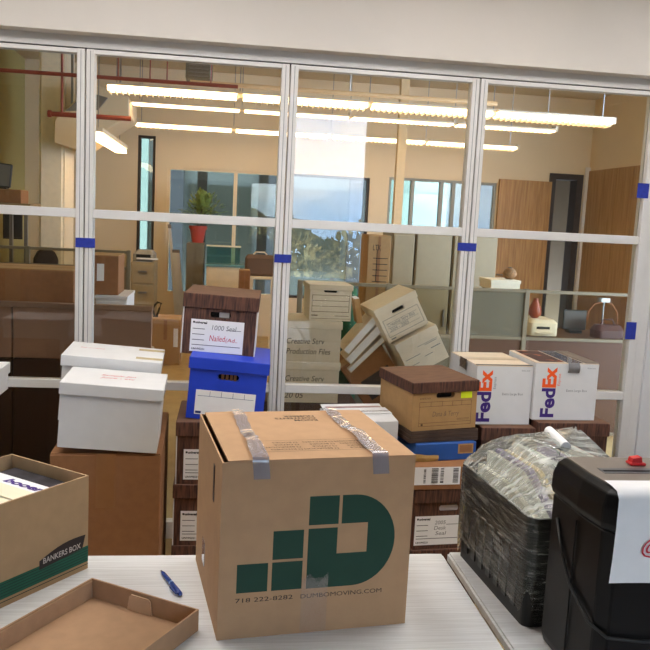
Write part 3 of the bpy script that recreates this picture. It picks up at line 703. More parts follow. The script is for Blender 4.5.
MB().tube([(0, 0, 0), (p-q_).normalized()*.0008], .009, 16).build('core', CREAM, t2)
# film
def film_mat(nm, f0, f1, p0, p1, sc, rot):
    mt = bpy.data.materials.new(nm); mt.use_nodes = True; tt = mt.node_tree; tt.nodes.clear()
    o = tt.nodes.new('ShaderNodeOutputMaterial'); a = tt.nodes.new('ShaderNodeBsdfTransparent'); a.inputs[0].default_value = (.9, .93, .88, 1)
    g = tt.nodes.new('ShaderNodeBsdfGlossy'); g.inputs['Roughness'].default_value = .12
    df = tt.nodes.new('ShaderNodeBsdfDiffuse'); df.inputs[0].default_value = (.8, .83, .76, 1)
    co = tt.nodes.new('ShaderNodeTexCoord'); mg = tt.nodes.new('ShaderNodeMapping'); mg.inputs['Scale'].default_value = sc; mg.inputs['Rotation'].default_value = rot
    n = tt.nodes.new('ShaderNodeTexNoise'); n.inputs['Scale'].default_value = 2.2; n.inputs['Detail'].default_value = 3; n.inputs['Distortion'].default_value = .6
    r1 = tt.nodes.new('ShaderNodeValToRGB'); r1.color_ramp.elements[0].position = p0; r1.color_ramp.elements[1].position = p1
    r1.color_ramp.elements[0].color = (f0, f0, f0, 1); r1.color_ramp.elements[1].color = (f1, f1, f1, 1)
    m1 = tt.nodes.new('ShaderNodeMixShader'); m2 = tt.nodes.new('ShaderNodeMixShader')
    fr = tt.nodes.new('ShaderNodeFresnel'); fr.inputs['IOR'].default_value = 1.5
    bp = tt.nodes.new('ShaderNodeBump'); bp.inputs['Strength'].default_value = .6; bp.inputs['Distance'].default_value = .01
    L = tt.links.new
    L(co.outputs['Object'], mg.inputs[0]); L(mg.outputs[0], n.inputs['Vector']); L(n.outputs['Fac'], r1.inputs[0]); L(n.outputs['Fac'], bp.inputs['Height'])
    L(bp.outputs[0], g.inputs['Normal']); L(bp.outputs[0], fr.inputs['Normal'])
    L(r1.outputs[0], m1.inputs[0]); L(a.outputs[0], m1.inputs[1]); L(df.outputs[0], m1.inputs[2])
    L(fr.outputs[0], m2.inputs[0]); L(m1.outputs[0], m2.inputs[1]); L(g.outputs[0], m2.inputs[2]); L(m2.outputs[0], o.inputs[0])
    return mt
FILM = film_mat('stretch_film', .02, .42, .52, .76, (7, 7, 60), (.7, .3, .2)); FILMT = film_mat('stretch_film_top', .13, .55, .42, .72, (4, 42, 6), (.1, .1, .7)); r = random.Random(6)
per = rr(w/2+.006, d/2+.006, .03, 0, 8); N = len(per); rings = []
for k, z in enumerate((.05, .09, .13, .17, .21, .25, .268)):
    ring = []
    for i, (xx, yy, _) in enumerate(per):
        zz = z+(.03*math.sin(i*.9)+.02*math.sin(i*.37) if k == 0 else 0); s = 1+r.uniform(-.003, .008)
        ring.append((xx*s, yy*s, max(.004, zz)))
    rings.append(ring)
MB().loft(rings, cap=False).build('side_film', FILM, t, smooth=True)
rings = [rings[-1]]
for s in (.93, .85, .75, .62, .48, .33, .18, .05):
    rings.append([(xx*s, yy*s, .272+heap(xx*s, yy*s)+r.uniform(-.004, .007)) for xx, yy, _ in per])
b = MB(); b.loft(rings, cap=False); n0 = (len(rings)-1)*N; b.f.append(tuple(range(n0, n0+N)))
b.build('top_film', FILMT, t, smooth=True)

# ------------------------------------------------------------------ shredder, its sign
t = thing('paper_shredder', 'black paper shredder with red switch at the right edge', 'shredder', (.94, 1.5, .7402))
def plan(dx, dy, z):
    L_ = [(-.195-dx, .125+dy), (-.193-dx, .0), (-.184-dx, -.085-dy*.5), (-.165-dx*.6, -.112-dy)]
    R_ = [(-x, y) for x, y in L_[::-1]]
    return [(x, y, z) for x, y in L_+R_]
MB().loft([plan(-.006, -.004, 0), plan(0, 0, .02), plan(0, 0, .345)]).build('body', BLACK, t, bevel=.003)
hd = MB().loft([plan(.001, .001, .347), plan(.005, .004, .36), plan(.004, .003, .392), plan(-.004, -.002, .418), plan(-.016, -.008, .428)]).build('head', BLACK, t, bevel=.002)
top = MB().loft([[(x, y, .4285) for x, y, _ in plan(-.018, -.010, 0)], [(x, y, .4305) for x, y, _ in plan(-.019, -.011, 0)]]).build('top_plate', GREYP, hd)
MB().box(-.145, .15, .0, .035, .4307, .4312).build('feed_slot', M('slot_grey', (70, 72, 78), .3), hd)
MB().box(-.14, .145, .012, .02, .4314, .4318).build('slot_gap', DARK, hd)
sw = MB().box(-.062, -.026, .05, .075, .431, .437).build('switch', RED, hd, bevel=.002)
MB().prism([(-.058, .437), (-.034, .437), (-.036, .449), (-.056, .446)], .054, .072, 'y').build('switch_rocker', RED, sw)
MB().prism([(.0, .02), (.0, .33), (.001, .33), (.001, .02)], -.198, -.1945, 'x').build('side_seam', DARK, t)
MB().tube([(-.197, .09, .30), (-.199, .05, .24), (-.1985, .0, .19), (-.192, -.08, .15), (-.17, -.119, .137), (-.1, -.122, .13), (.02, -.122, .127), (.19, -.118, .13)], .0035, 8).build('power_cord', BLACKM, t, smooth=True)
MB().prism([(-.04, .10), (.15, .10), (.15, .21), (-.04, .21)], -.115, -.1125, 'y').build('bin_window', M('smoked_window', (44, 44, 48), .1), t)
# sign: sheet draped over the front edge
t = thing('paper_sign', 'white paper sign with red handwriting hung on the shredder', 'sign', (.94, 1.5, .7402))
b = MB(); pr = [(-.052, .4335), (-.085, .4335), (-.108, .431), (-.119, .418), (-.121, .36), (-.121, .30), (-.119, .25)]
nx = 8
b.add([(-.172-.006*j/6+.28*i/nx, yy-.0012*math.sin(i*1.1+j*.5)*(j > 2), zz-.002*i/nx*(j > 3)) for j, (yy, zz) in enumerate(pr) for i in range(nx+1)],
      [(j*(nx+1)+i, j*(nx+1)+i+1, (j+1)*(nx+1)+i+1, (j+1)*(nx+1)+i) for j in range(len(pr)-1) for i in range(nx)])
sh = b.build('sheet', PAPER, t, smooth=True)
text('@', .042, RED_INK, sh, (-.119, -.1232, .312), shear=.25, width=.04)
text('N', .05, RED_INK, sh, (-.095, -.1232, .35), width=.035)
text('work', .045, RED_INK, sh, (-.07, -.1232, .31), shear=.25)

# ------------------------------------------------------------------ blue tape on the partition
def tape(px0, py0, px1, py1, lab, Y=D-.0375):
    p, q = U(px0, py0, Y), U(px1, py1, Y); z0, z1 = min(p.z, q.z), max(p.z, q.z)
    o = MB().box(p.x, q.x, Y-.0008, Y, z0, z1).build('masking_tape', TAPE)
    tag(o, lab, 'tape', 'blue tape on the window frames')
tape(75.5, 237.5, 95, 248, 'blue tape across the mullion left of the partition')
tape(274.5, 254, 291, 263, 'blue tape across the mullion above the blue file box')
tape(458, 242.5, 476, 251.5, 'blue tape across the mullion above the kraft box')
tape(638, 183, 648, 198.5, 'blue tape high on the right window frame')
tape(626.5, 322, 635, 339.5, 'blue tape low on the right window frame')

# ------------------------------------------------------------------ cartons behind the glass
GI = 'ivory file boxes behind the glass'
def form_lines(bd, c, rc, mt=GREY_INK): quadset(rc, -c-.0005).build('form_print', mt, bd)
xm_ = U(342, 340, 4.955).x-.2; pS = U(329.5, 320, 4.98)
t, bd, l, c = file_box('file_box', 'small ivory file box standing on top behind the glass', (pS.x, 5.14, 1.021), .02, 0, .280, .32, .228, OFFWHITE, OFFWHITE, lh=.035, group=GI, hz=.19)
rc = [(-.12, .12, z, z+.003) for z in (.055, .09, .125, .16)]+[(-.12, -.117, .055, .16), (.117, .12, .055, .16), (-.12, -.08, .03, .036), (.03, .12, .03, .033), (-.12, .13, .012, .014)]
form_lines(bd, c, rc, BROWN_INK)
hw = [('Creative Serv', .052, .115, .24), ('Production Files', .052, .05, .28)], [('Creative Serv', .05, .14, .25), ('Dave Misc Files', .05, .085, .26), ('20 05', .05, .03, .12)]
for z, ls, lab in ((.757, hw[0], 'ivory file box with handwriting, upper of two behind glass'), (.493, hw[1], 'ivory file box with handwriting behind the lower glass rail')):
    t, bd, l, c = file_box('file_box', lab, (xm_, 5.16, z), 0, 0, .40, .41, .262, OFFWHITE, OFFWHITE, lh=.05, hole=False, group=GI)
    for s, sz, zz, wd in ls: text(s, sz, DKBROWN, bd, (-.15, -c-.0005, zz), shear=.2, width=wd)
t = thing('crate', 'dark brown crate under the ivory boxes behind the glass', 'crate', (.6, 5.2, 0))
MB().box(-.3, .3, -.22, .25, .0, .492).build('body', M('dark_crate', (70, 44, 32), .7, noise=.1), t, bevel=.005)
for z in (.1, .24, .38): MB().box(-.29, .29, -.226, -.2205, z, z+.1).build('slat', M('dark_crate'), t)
# tilted pair, leaning files
def tbox(lab, loc, yaw, roll, **k): return file_box('file_box', lab, loc, yaw, roll, .31, .39, .245, OFFWHITE, OFFWHITE, lh=.05, group='tilted ivory boxes', **k)
P1 = Vector((1.235, 5.30, .94)); rl = -.5
t, bd, l, c = tbox('ivory file box tilted steeply, upper of two leaning behind glass', P1, .06, rl, hz=.178)
form_lines(bd, c, [(-.13, .13, z, z+.003) for z in (.03, .15)]+[(-.13, -.127, .03, .15), (.127, .13, .03, .15)]+[(-.12, .11, z, z+.002) for z in (.06, .09, .12)]+[(-.125, -.09, .012, .02)])
text('Creative Serv files', .034, GREY_INK, bd, (-.11, -c-.0005, .098), shear=.2, width=.2); text('2004 - 2005', .034, GREY_INK, bd, (-.11, -c-.0005, .064), shear=.2, width=.14)
ax = Vector((math.sin(rl), 0, math.cos(rl)))
P2 = P1-ax*.25+Vector((.03, -.02, 0))
t, bd, l, c = tbox('ivory file box tilted steeply, lower of two leaning behind glass', P2, .06, rl, hole=False)
form_lines(bd, c, [(-.14, .15, .20, .222)], BLACK_INK); form_lines(bd, c, [(-.13, -.02, .11, .114), (-.12, -.05, .06, .064), (.0, .06, .08, .084), (.03, .12, .15, .154), (.06, .13, .11, .116), (-.02, .13, .16, .163)])
t = thing('carton', 'brown tilted carton under the leaning ivory boxes', 'box', (1.17, 5.44, .46), (0, -.62, 0))
MB().box(-.16, .16, -.15, .2, 0, .36).build('body', KRAFT2, t, bevel=.004); MB().box(-.155, .155, -.148, .02, .361, .364).build('flap', KRAFT3, t)
MB().box(-.1, .12, -.1512, -.1502, .05, .2).build('dark_patch', DKBROWN, t)  # flat dark brown patch on the carton front
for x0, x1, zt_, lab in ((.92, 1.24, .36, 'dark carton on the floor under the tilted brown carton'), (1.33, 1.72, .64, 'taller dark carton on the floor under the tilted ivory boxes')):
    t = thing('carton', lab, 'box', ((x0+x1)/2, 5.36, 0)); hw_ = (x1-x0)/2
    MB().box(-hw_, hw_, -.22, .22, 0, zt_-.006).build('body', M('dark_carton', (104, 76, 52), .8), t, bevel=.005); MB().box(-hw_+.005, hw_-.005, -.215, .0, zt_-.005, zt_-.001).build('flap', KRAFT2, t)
for i, (a, c_, th) in enumerate((((341.5, 347), (370, 315), .045), ((343.5, 356), (374, 324), .05), ((346, 366), (381, 333), .03))):
    p, q = U(*a, 5.35), U(*c_, 5.35); v = q-p; ln = math.hypot(v.x, v.z)
    t = thing('binder', 'ivory file binder leaning against the tilted boxes, %s of three' % ('leftmost', 'middle', 'rightmost')[i], 'binder', p, (0, -math.atan2(v.z, v.x), 0), group='leaning ivory binders')
    MB().box(0, ln, -.1, .16, -th, -.004).build('pages', PAPER, t); MB().box(-.003, ln, -.103, .163, -.0035, 0).build('cover', OFFWHITE, t); MB().box(-.003, ln, -.103, .163, -th-.004, -th-.0005).build('cover', OFFWHITE, t)
    MB().box(-.006, -.0032, -.103, .163, -th-.004, 0).build('spine', OFFWHITE, t)
p = U(343, 330, 5.6); b = MB()
t = thing('cloth_bag', 'crumpled green cloth bag behind the leaning binders', 'bag', (U(350, 330, 5.55).x, 5.7, .0))
r = random.Random(9); rings = []
for k in range(7):
    z = k*.195; rad = .09*(1-.35*abs(k-2.5)/3.5)
    rings.append([(math.cos(a)*rad*r.uniform(.85, 1.15), math.sin(a)*rad*.7*r.uniform(.85, 1.15), z) for a in [i*math.pi/6 for i in range(12)]])
b.loft(rings).build('sack', M('green_cloth', (26, 84, 48), .8, noise=.2), t, smooth=True); MB().tube([(-.03, 0, 1.16), (-.02, 0, 1.19), (.03, 0, 1.19), (.04, 0, 1.16)], .008).build('handle', M('green_cloth'), t, smooth=True)
t = thing('folder_board', 'tan folder standing upright beside the tilted box', 'folder', U(358.5, 322, 5.3), (0, -.18, 0))
MB().box(-.018, .018, -.06, .08, .0, .165).build('board', KRAFT3, t); MB().box(-.014, .014, -.058, .078, .1655, .17).build('pages', PAPER, t)

# ------------------------------------------------------------------ office furniture
def fbox(px0, py0, px1, py1, Y, dep, floor=False, zb=None):
    my, mx = (py0+py1)/2, (px0+px1)/2
    x0, x1 = U(px0, my, Y).x, U(px1, my, Y).x; z1 = U(mx, py0, Y).z
    z0 = 0 if floor else (zb if zb is not None else U(mx, py1, Y).z)
    return x0, x1, Y, Y+dep, z0, z1
def simple(name, lab, cat, r, mat, bev=.006, group=None):
    t = thing(name, lab, cat, ((r[0]+r[1])/2, (r[2]+r[3])/2, r[4]), group=group)
    w, d, h = (r[1]-r[0])/2, (r[3]-r[2])/2, r[5]-r[4]
    return t, w, d, h
def carton(lab, r, mat=KRAFT2, label=None, group=None):
    t, w, d, h = simple('carton', lab, 'box', r, mat, group=group)
    MB().box(-w, w, -d, d, 0, h-.006).build('body', mat, t, bevel=.004)
    MB().box(-w+.002, w-.002, -d+.002, -.002, h-.0055, h-.001).build('flap', KRAFT3, t); MB().box(-w+.002, w-.002, .002, d-.002, h-.0055, h).build('flap', KRAFT3, t)
    MB().box(-w*.12, w*.12, -d-.001, -d-.0003, h*.55, h-.01).build('tape', M('brown_tape'), t)
    if label: MB().box(-w*label[0], -w*label[1], -d-.0016, -d-.0011, h*label[2], h*label[3]).build('paper_label', PAPER, t)
    return t
r_ = fbox(-60, 303, 152, 400, 4.75, .05, floor=True)
t, w, d, h = simple('cubicle_divider', 'low brown cubicle panel close behind the left glass', 'panel', r_, BROWNF)
n = 3
for i in range(n):
    x0 = -w+2*w*i/n+.005; MB().box(x0, x0+2*w/n-.01, -d, d, .775, h-.03).build('panel', BROWNF, t, bevel=.003); MB().box(x0, x0+2*w/n-.01, -d, d, .03, .77).build('lower_panel', M('dark_lower_panel', (58, 36, 24), .7), t, bevel=.003)
MB().box(-w, w, -d, d, h-.029, h).build('top_cap', M('panel_cap', (150, 118, 94), .6), t, bevel=.003); MB().box(-w, w, -d, d, 0, .029).build('base', DKBROWN, t)
def desk(lab, x0, x1, y0, y1, z, mat):
    t = thing('office_desk', lab, 'desk', ((x0+x1)/2, (y0+y1)/2, 0)); w, d = (x1-x0)/2, (y1-y0)/2
    MB().box(-w, w, -d, d, z-.03, z).build('desk_top', mat, t, bevel=.003)
    for s in (-1, 1): MB().box(s*(w-.03)-.015, s*(w-.03)+.015, -d+.02, d-.02, 0, z-.031).build('side_panel', mat, t)
    MB().box(-w+.05, w-.05, d-.05, d-.03, .25, z-.031).build('modesty_panel', mat, t)
DESKM = M('desk_grey', (160, 140, 112), .5)
desk('grey office desk behind the brown cubicle panel', r_[0], r_[1]-.05, 4.86, 5.55, .73, DESKM)
f = fbox(-50, 268, 74, 305, 5.0, .4, zb=.731); carton('wide brown carton standing behind the brown cubicle panel', f)
f = fbox(95, 296, 126, 400, 5.85, .5, floor=True)
t, w, d, h = simple('storage_cabinet', 'white low cabinet under the brown labelled carton', 'cabinet', f, WHITE)
MB().box(-w, w, -d, d, 0, h-.02).build('body', WHITE, t, bevel=.003); MB().box(-w-.005, w+.005, -d-.01, d, h-.0195, h).build('top', WHITE, t)
dd = MB().box(-w+.01, w-.01, -d-.015, -d-.001, .03, h-.04).build('door', WHITE, t); MB().box(w-.04, w-.03, -d-.025, -d-.0155, h*.5, h*.62).build('handle', STEEL, dd)
g = fbox(88, 255, 118.5, 297, 5.9, .35, zb=f[5]+.001); carton('brown carton with white sticker right of the left mullion', g, label=(.42, -.05, .35, .78))
# low screen with pale rails
def screen(lab, x0, x1, Y, rails, posts, panes, zt):
    t = thing('cubicle_screen', lab, 'screen', ((x0+x1)/2, Y, 0)); c = (x0+x1)/2; SC_ = M('screen_frame', (128, 116, 90), .45)
    for z in rails: MB().box(x0-c, x1-c, -.02, .02, z-.025, z).build('rail', SC_, t, bevel=.003)
    for x in posts: MB().box(x-c-.018, x-c+.018, -.022, .022, 0, zt).build('post', SC_, t, bevel=.003)
    for a0, a1, z0, z1, mt in panes: MB().box(a0-c, a1-c, -.006, .006, z0, z1).build('panel', mt, t)
    return t
Y = 7.5; x0, x1 = UX(-20, 250, Y), UX(131, 255, Y); z1, z2 = UZ(40, 247, Y), UZ(40, 263.5, Y); xm = UX(28, 255, Y)
screen('low cubicle screen with pale rails at the left of the office', x0, x1, Y, (z1, z2, .06), (x0, xm, x1-.02), [(x0, xm, z2, z1-.025, SCREEN), (xm, x1, z2, z1-.025, SCREEN), (x0, x1, .06, z2-.025, M('screen_fabric', (150, 122, 84), .8))], z1+.005)
def office_chair(lab, x, y, zt, k=1):
    t = thing('office_chair', lab, 'chair', (x, y, 0), (0, 0, .4), group='dark office chairs'); CF = M('dark_chair_fabric', (52, 40, 34), .8)
    MB().loft([rr(.10, .03, .028, zt-.45), rr(.13, .045, .04, zt-.3), rr(.125, .045, .04, zt-.1), rr(.09, .04, .035, zt-.03), rr(.05, .025, .02, zt)]).build('backrest', CF, t, smooth=True)
    MB().loft([rr(.2, .2, .08, .43), rr(.23, .23, .08, .45), rr(.23, .23, .08, .49), rr(.2, .2, .08, .52)]).build('seat', CF, t, loc=(0, -.2, 0))
    MB().tube([(0, -.2, .08), (0, -.2, .43)], .03).build('column', BLACKM, t); MB().tube([(0, -.1, .46), (0, .05, .5), (0, .05, zt-.3)], .02).build('back_stem', BLACKM, t)
    for i in range(5):
        a = i*2*math.pi/5; l_ = MB().tube([(0, -.2, .1), (.28*math.cos(a), -.2+.28*math.sin(a), .06)], [.03, .018]).build('base_leg', BLACKM, t)
        MB().lathe([(.0, 0), (.025, .005), (.025, .05), (0, .055)], (.28*math.cos(a), -.2+.28*math.sin(a), 0), 10).build('castor', BLACKM, l_)
    for s in (-1, 1): MB().tube([(s*.23, -.05, .47), (s*.27, -.08, .68), (s*.27, -.28, .70)], .018).build('armrest', BLACKM, t)
p = U(46, 249, 8.7); office_chair('dark office chair with rounded back over the low screen', p.x, 8.7, p.z)
f = fbox(130, 262, 153, 400, 9.6, .5, floor=True)
t, w, d, h = simple('file_cabinet', 'putty file cabinet with drawers below the narrow window', 'cabinet', f, GREYCAB)
MB().box(-w, w, -d, d, 0, h).build('body', GREYCAB, t, bevel=.004)
for i in range(4):
    z = h*(.06+.235*i); o = MB().box(-w+.012, w-.012, -d-.012, -d-.001, z, z+h*.215).build('drawer', GREYCAB, t, bevel=.003); MB().box(-.05, .05, -d-.03, -d-.0125, z+h*.12, z+h*.14).build('handle', STEEL, o)
t = thing('printer', 'grey desktop printer on the file cabinet by narrow window', 'printer', ((f[0]+f[1])/2, 9.85, h+.001))
MB().loft([rr(w-.01, .2, .03, 0), rr(w-.01, .2, .03, .09), rr(w-.05, .16, .03, .13)]).build('body', M('printer_grey', (150, 146, 136), .5), t); MB().box(-w+.06, w+.04, -.25, -.2, .03, .045).build('paper_tray', PAPER, t); MB().box(-w+.05, w-.05, -.202, -.2, .05, .085).build('output_slot', DARK, t)
f = fbox(150, 319, 180, 366, 8.7, .4, floor=True); carton('brown carton on the office floor beside the wall pier', f, KRAFT3, label=(-.55, -.85, .4, .8))
t = thing('arm_loop', 'black curved stand-in for a chair arm on the floor carton', 'cable', (f[0]+.06, 8.85, f[5]+.001))  # added curved piece standing in for a chair arm
MB().tube([(-.03, 0, .012), (-.045, 0, .07), (-.03, 0, .13), (.0, 0, .16), (.04, 0, .15), (.02, 0, .09), (-.005, 0, .012)], .012, 8).build('arm_curve', BLACKM, t, smooth=True); MB().box(-.045, .01, -.015, .015, 0, .012).build('arm_foot', BLACKM, t)
# leaning boards
for i, (a, c_, lab) in enumerate((((169.5, 225), (175, 300), 'thin white pole leaning at the office window'), ((176, 250), (180, 300), 'wide white board leaning at the office window'))):
    p, q = U(*a, 10.9-.24*i), U(*c_, 10.84-.24*i); dv = (p-q).normalized(); q2 = q+dv*((0-q.z)/dv.z)
    t = thing('leaning_board', lab, 'board', q2); v = p-q2; wd = (.02, .045)[i]
    MB().add([(sx*wd+v.x*k, sy*.012+v.y*k, v.z*k) for k in (0, 1) for sx, sy in ((-1, -1), (1, -1), (1, 1), (-1, 1))], [(3, 2, 1, 0), (4, 5, 6, 7)]+[(j, (j+1) % 4, 4+(j+1) % 4, 4+j) for j in range(4)]).build('board', WHITE, t)
    MB().add([(sx*(wd+.004)+v.x*k, sy*.016+v.y*k, v.z*k) for k in (.97, 1.005) for sx, sy in ((-1, -1), (1, -1), (1, 1), (-1, 1))], [(3, 2, 1, 0), (4, 5, 6, 7)]+[(j, (j+1) % 4, 4+(j+1) % 4, 4+j) for j in range(4)]).build('end_cap', GREYP, t)
f = fbox(184.5, 243, 202, 400, 10.2, .45, floor=True)
t, w, d, h = simple('storage_cabinet', 'olive grey cabinet under the red potted plant', 'cabinet', f, GREYP)
OG = M('olive_grey', (112, 104, 84), .6); MB().box(-w, w, -d, d, 0, h).build('body', OG, t, bevel=.004)
for s in (-1, 1): o = MB().box(min(0, s*w)+.006, max(0, s*w)-.006, -d-.012, -d-.001, .05, h-.03).build('door', OG, t); MB().box(s*.02-.005, s*.02+.005, -d-.024, -d-.0125, h*.5, h*.6).build('handle', STEEL, o)
pc = Vector(((f[0]+f[1])/2+.02, 10.4, f[5]+.001))
t = thing('potted_plant', 'leafy green plant in a red pot by the office window', 'plant', pc)
MB().lathe([(.07, 0), (.10, .17), (.115, .17), (.115, .21), (.10, .21), (.095, .18)], n=20).build('pot', POT, t); MB().lathe([(.0, .17), (.094, .175), (0, .182)], n=16).build('soil', DKBROWN, t)
MB().tube([(0, 0, .17), (.02, 0, .3), (.05, .02, .45)], [.014, .01, .006], 7).build('stem', DKBROWN, t)
r = random.Random(14); b = MB()
for i in range(300):
    a = r.uniform(0, 6.28); e_ = r.uniform(-.3, 1.4); rad = r.uniform(.06, .24); c0 = Vector((.05+rad*math.cos(a)*math.cos(e_), rad*math.sin(a)*math.cos(e_), .36+rad*math.sin(e_)*1.15))
    dv = (c0-Vector((.05, 0, .28))).normalized(); sd = dv.cross(Vector((0, 0, 1))); sd = sd.normalized() if sd.length > .01 else Vector((1, 0, 0)); L_ = r.uniform(.06, .11)
    b.add([c0, c0+dv*L_*.5+sd*.025, c0+dv*L_+Vector((0, 0, -.015)), c0+dv*L_*.5-sd*.025], [(0, 1, 2, 3)])
b.build('leaves', LEAF, t)
f = fbox(204.5, 267, 238, 400, 10.0, .6, floor=True)
t, w, d, h = simple('counter_cabinet', 'white counter cabinet with a teal glass top', 'cabinet', f, WHITE)
MB().box(-w, w, -d, d, 0, h).build('body', OFFWHITE, t, bevel=.004)
for s in (-1, 1): o = MB().box(min(0, s*w)+.006, max(0, s*w)-.006, -d-.012, -d-.001, .05, h-.05).build('door', OFFWHITE, t); MB().box(s*.03-.005, s*.03+.005, -d-.024, -d-.0125, h*.6, h*.75).build('handle', STEEL, o)
MB().box(-w-.01, w+.25, -d-.02, d, h+.001, h+.03).build('glass_top', M('teal_glass_top', (110, 150, 150), .12), t)
f = fbox(207, 247, 240, 263, 10.35, .04, zb=h+.032)
t, w2_, d2_, h2_ = simple('tinted_screen', 'teal tinted screen standing on the white counter', 'screen', f, None)
MB().box(-w2_, w2_, -d2_, d2_, 0, h2_).build('pane', glass('teal_pane', (.5, .7, .68, 1)), t); MB().box(-w2_-.01, w2_+.01, -d2_-.01, d2_+.01, h2_, h2_+.02).build('top_rail', OFFWHITE, t)
f = fbox(248, 277, 274, 400, 9.2, .5, floor=True)
t, w, d, h = simple('side_table', 'white framed side table beside the partition mullion', 'table', f, WHITE)
MB().box(-w, w, -d, d, h-.03, h).build('table_top', OFFWHITE, t, bevel=.003)
for sx in (-1, 1):
    for sy in (-1, 1): MB().box(sx*(w-.02)-.015, sx*(w-.02)+.015, sy*(d-.02)-.015, sy*(d-.02)+.015, 0, h-.031).build('leg', OFFWHITE, t)
g = fbox(245, 255, 275, 277, 9.3, .12, zb=h+.001)
t, w, d, h = simple('seat_cushion', 'brown upholstered back on the white side table', 'cushion', g, None)
MB().loft([rr(w-.02, d-.02, .03, 0), rr(w, d, .04, .03), rr(w, d, .04, h-.04), rr(w-.03, d-.03, .03, h)]).build('cushion', M('brown_upholstery', (104, 80, 62), .85), t); MB().tube([(-.08, 0, h), (-.05, 0, h+.03), (.05, 0, h+.03), (.08, 0, h)], .008).build('handle', OFFWHITE, t)
f = fbox(237, 270, 248, 400, 8.9, .2, floor=True); carton('narrow orange brown carton beside the white side table', f, KRAFT2)
# left edge: monitor, small carton and shelf, dark picture
Y = 8.0; sz = UZ(10, 203, Y)
t = thing('shelf_unit', 'thin shelf with monitor at the upper left of the office', 'shelf', (0, 0, sz))
a0, a1 = UX(-14, 205, Y), UX(34, 205, Y)
MB().box(a0, a1, Y-.15, Y+.3, -.03, 0).build('shelf_board', M('shelf_brown', (150, 124, 84), .6), t)
for x in (a0+.2, a1-.1): MB().box(x-.015, x+.015, Y+.1, Y+.14, -sz, -.031).build('upright', GREYP, t)
f = fbox(-6, 189, 21, 202, Y-.1, .3, zb=sz+.001); carton('small brown carton on the thin shelf at upper left', f)
t = thing('monitor', 'black monitor tilted on the small carton at upper left', 'monitor', (U(0, 188, Y).x, Y+.03, f[5]+.001), (0, .1, 0))
MB().box(-.25, .085, -.02, .02, .02, .24).build('bezel', BLACKM, t, bevel=.006); MB().box(-.24, .075, -.0215, -.0202, .03, .23).build('screen', M('grey_screen', (110, 104, 96), .3), t); MB().box(-.1, .06, -.05, .05, 0, .019).build('stand', BLACKM, t)
f = fbox(3, 213, 22, 239, 8.3, .03)
t, w, d, h = simple('picture_frame', 'dark framed picture beneath the shelf at the left', 'picture', f, None)
MB().box(-w+.015, w-.015, -d+.002, -d+.006, .015, h-.015).build('print', M('dark_print', (52, 46, 44), .4, noise=.3, nscale=6), t)
b = MB().box(-w, -w+.014, -d, d, 0, h).box(w-.014, w, -d, d, 0, h).box(-w+.014, w-.014, -d, d, h-.014, h).box(-w+.014, w-.014, -d, d, 0, .014); b.build('frame', DKBROWN, t)
MB().box(-.01, .01, d, .06, -.0, h+.0).build('hanging_bracket', STEEL, t)
# right side: tall cabinets, printed carton, long screen, desk things
for i, (a, c_, lab) in enumerate(((388.5, 410, 'tall putty storage cabinet next to the printed carton'), (411.5, 447, 'tall putty storage cabinet, widest of the three'), (448.5, 492, 'tall putty storage cabinet behind the right mullion'))):
    f = fbox(a, 233, c_, 400, 7.3, .5, floor=True)
    t, w, d, h = simple('storage_cabinet', lab, 'cabinet', f, GREYCAB, group='tall putty cabinets')
    MB().box(-w, w, -d, d, 0, h).build('body', GREYCAB, t, bevel=.004)
    o = MB().box(-w+.008, w-.008, -d-.015, -d-.001, .06, h-.02).build('door', GREYCAB, t, bevel=.003); MB().box(w-.05, w-.035, -d-.03, -d-.0155, h*.45, h*.55).build('handle', STEEL, o)
f = fbox(364, 235, 386.5, 400, 6.75, .35, floor=True); t = carton('tall tan carton printed with lines left of the cabinets', f, KRAFT3)
w = (f[1]-f[0])/2; b = quadset([(-w*.5, w*.8, f[5]-z, f[5]-z+.006) for z in (.2, .25, .3, .35, .4)]+[(-w*.2, -w*.14, f[5]-.4, f[5]-.12)], -.1767); b.build('printed_lines', BLACK_INK, t)
text('LTK', .07, BLACK_INK, t, (-w*.55, -.177, f[5]-.13), width=w*.7)
Y = 6.0; xa, xb_, xc, xd = UX(300, 290, Y), UX(459, 290, Y), UX(527, 290, Y), UX(640, 290, Y); zt, zl = UZ(500, 288.5, Y), UZ(500, 336, Y); x5 = UX(388, 290, Y)
LB_ = M('brown_laminate', (88, 54, 24), .5, noise=.06)
screen('long low glass screen with brown base across the office', xa, xd, Y, (zt, zl, .05), (xa, x5, xb_, xc, xd), [(xa, x5, zl, zt-.025, SCREEN), (x5, xb_, zl, zt-.025, SCREEN), (xb_, xc, zl, zt-.025, FROST), (xc, xd, zl, zt-.025, SCREEN), (xa, xb_, .05, zl-.025, M('olive_panel', (120, 110, 84), .7)), (xb_, xd, .05, zl-.025, LB_)], zt+.004)
desk('brown desk behind the right half of the glass screen', UX(526, 340, 6.9), UX(640, 340, 6.9), 6.75, 7.5, .70, LB_)
f = fbox(530, 320, 558, 341, 6.9, .35, zb=.701)
t, w, d, h = simple('printer', 'ivory printer with dark slot on the brown desk', 'printer', f, None)
MB().loft([rr(w, d, .03, 0), rr(w, d, .03, h*.8), rr(w-.03, d-.03, .03, h)]).build('body', OFFWHITE, t); MB().box(-w*.55, w*.4, -d-.002, -d+.001, h*.42, h*.58).build('output_slot', DARK, t); MB().box(-w*.6, w*.5, -d-.06, -d, h*.2, h*.24).build('paper_tray', OFFWHITE, t)
p = Vector(((f[0]+f[1])/2-.04, 7.05, f[5]+.001))
t = thing('vase', 'red brown rounded vase on the ivory printer', 'vase', p)
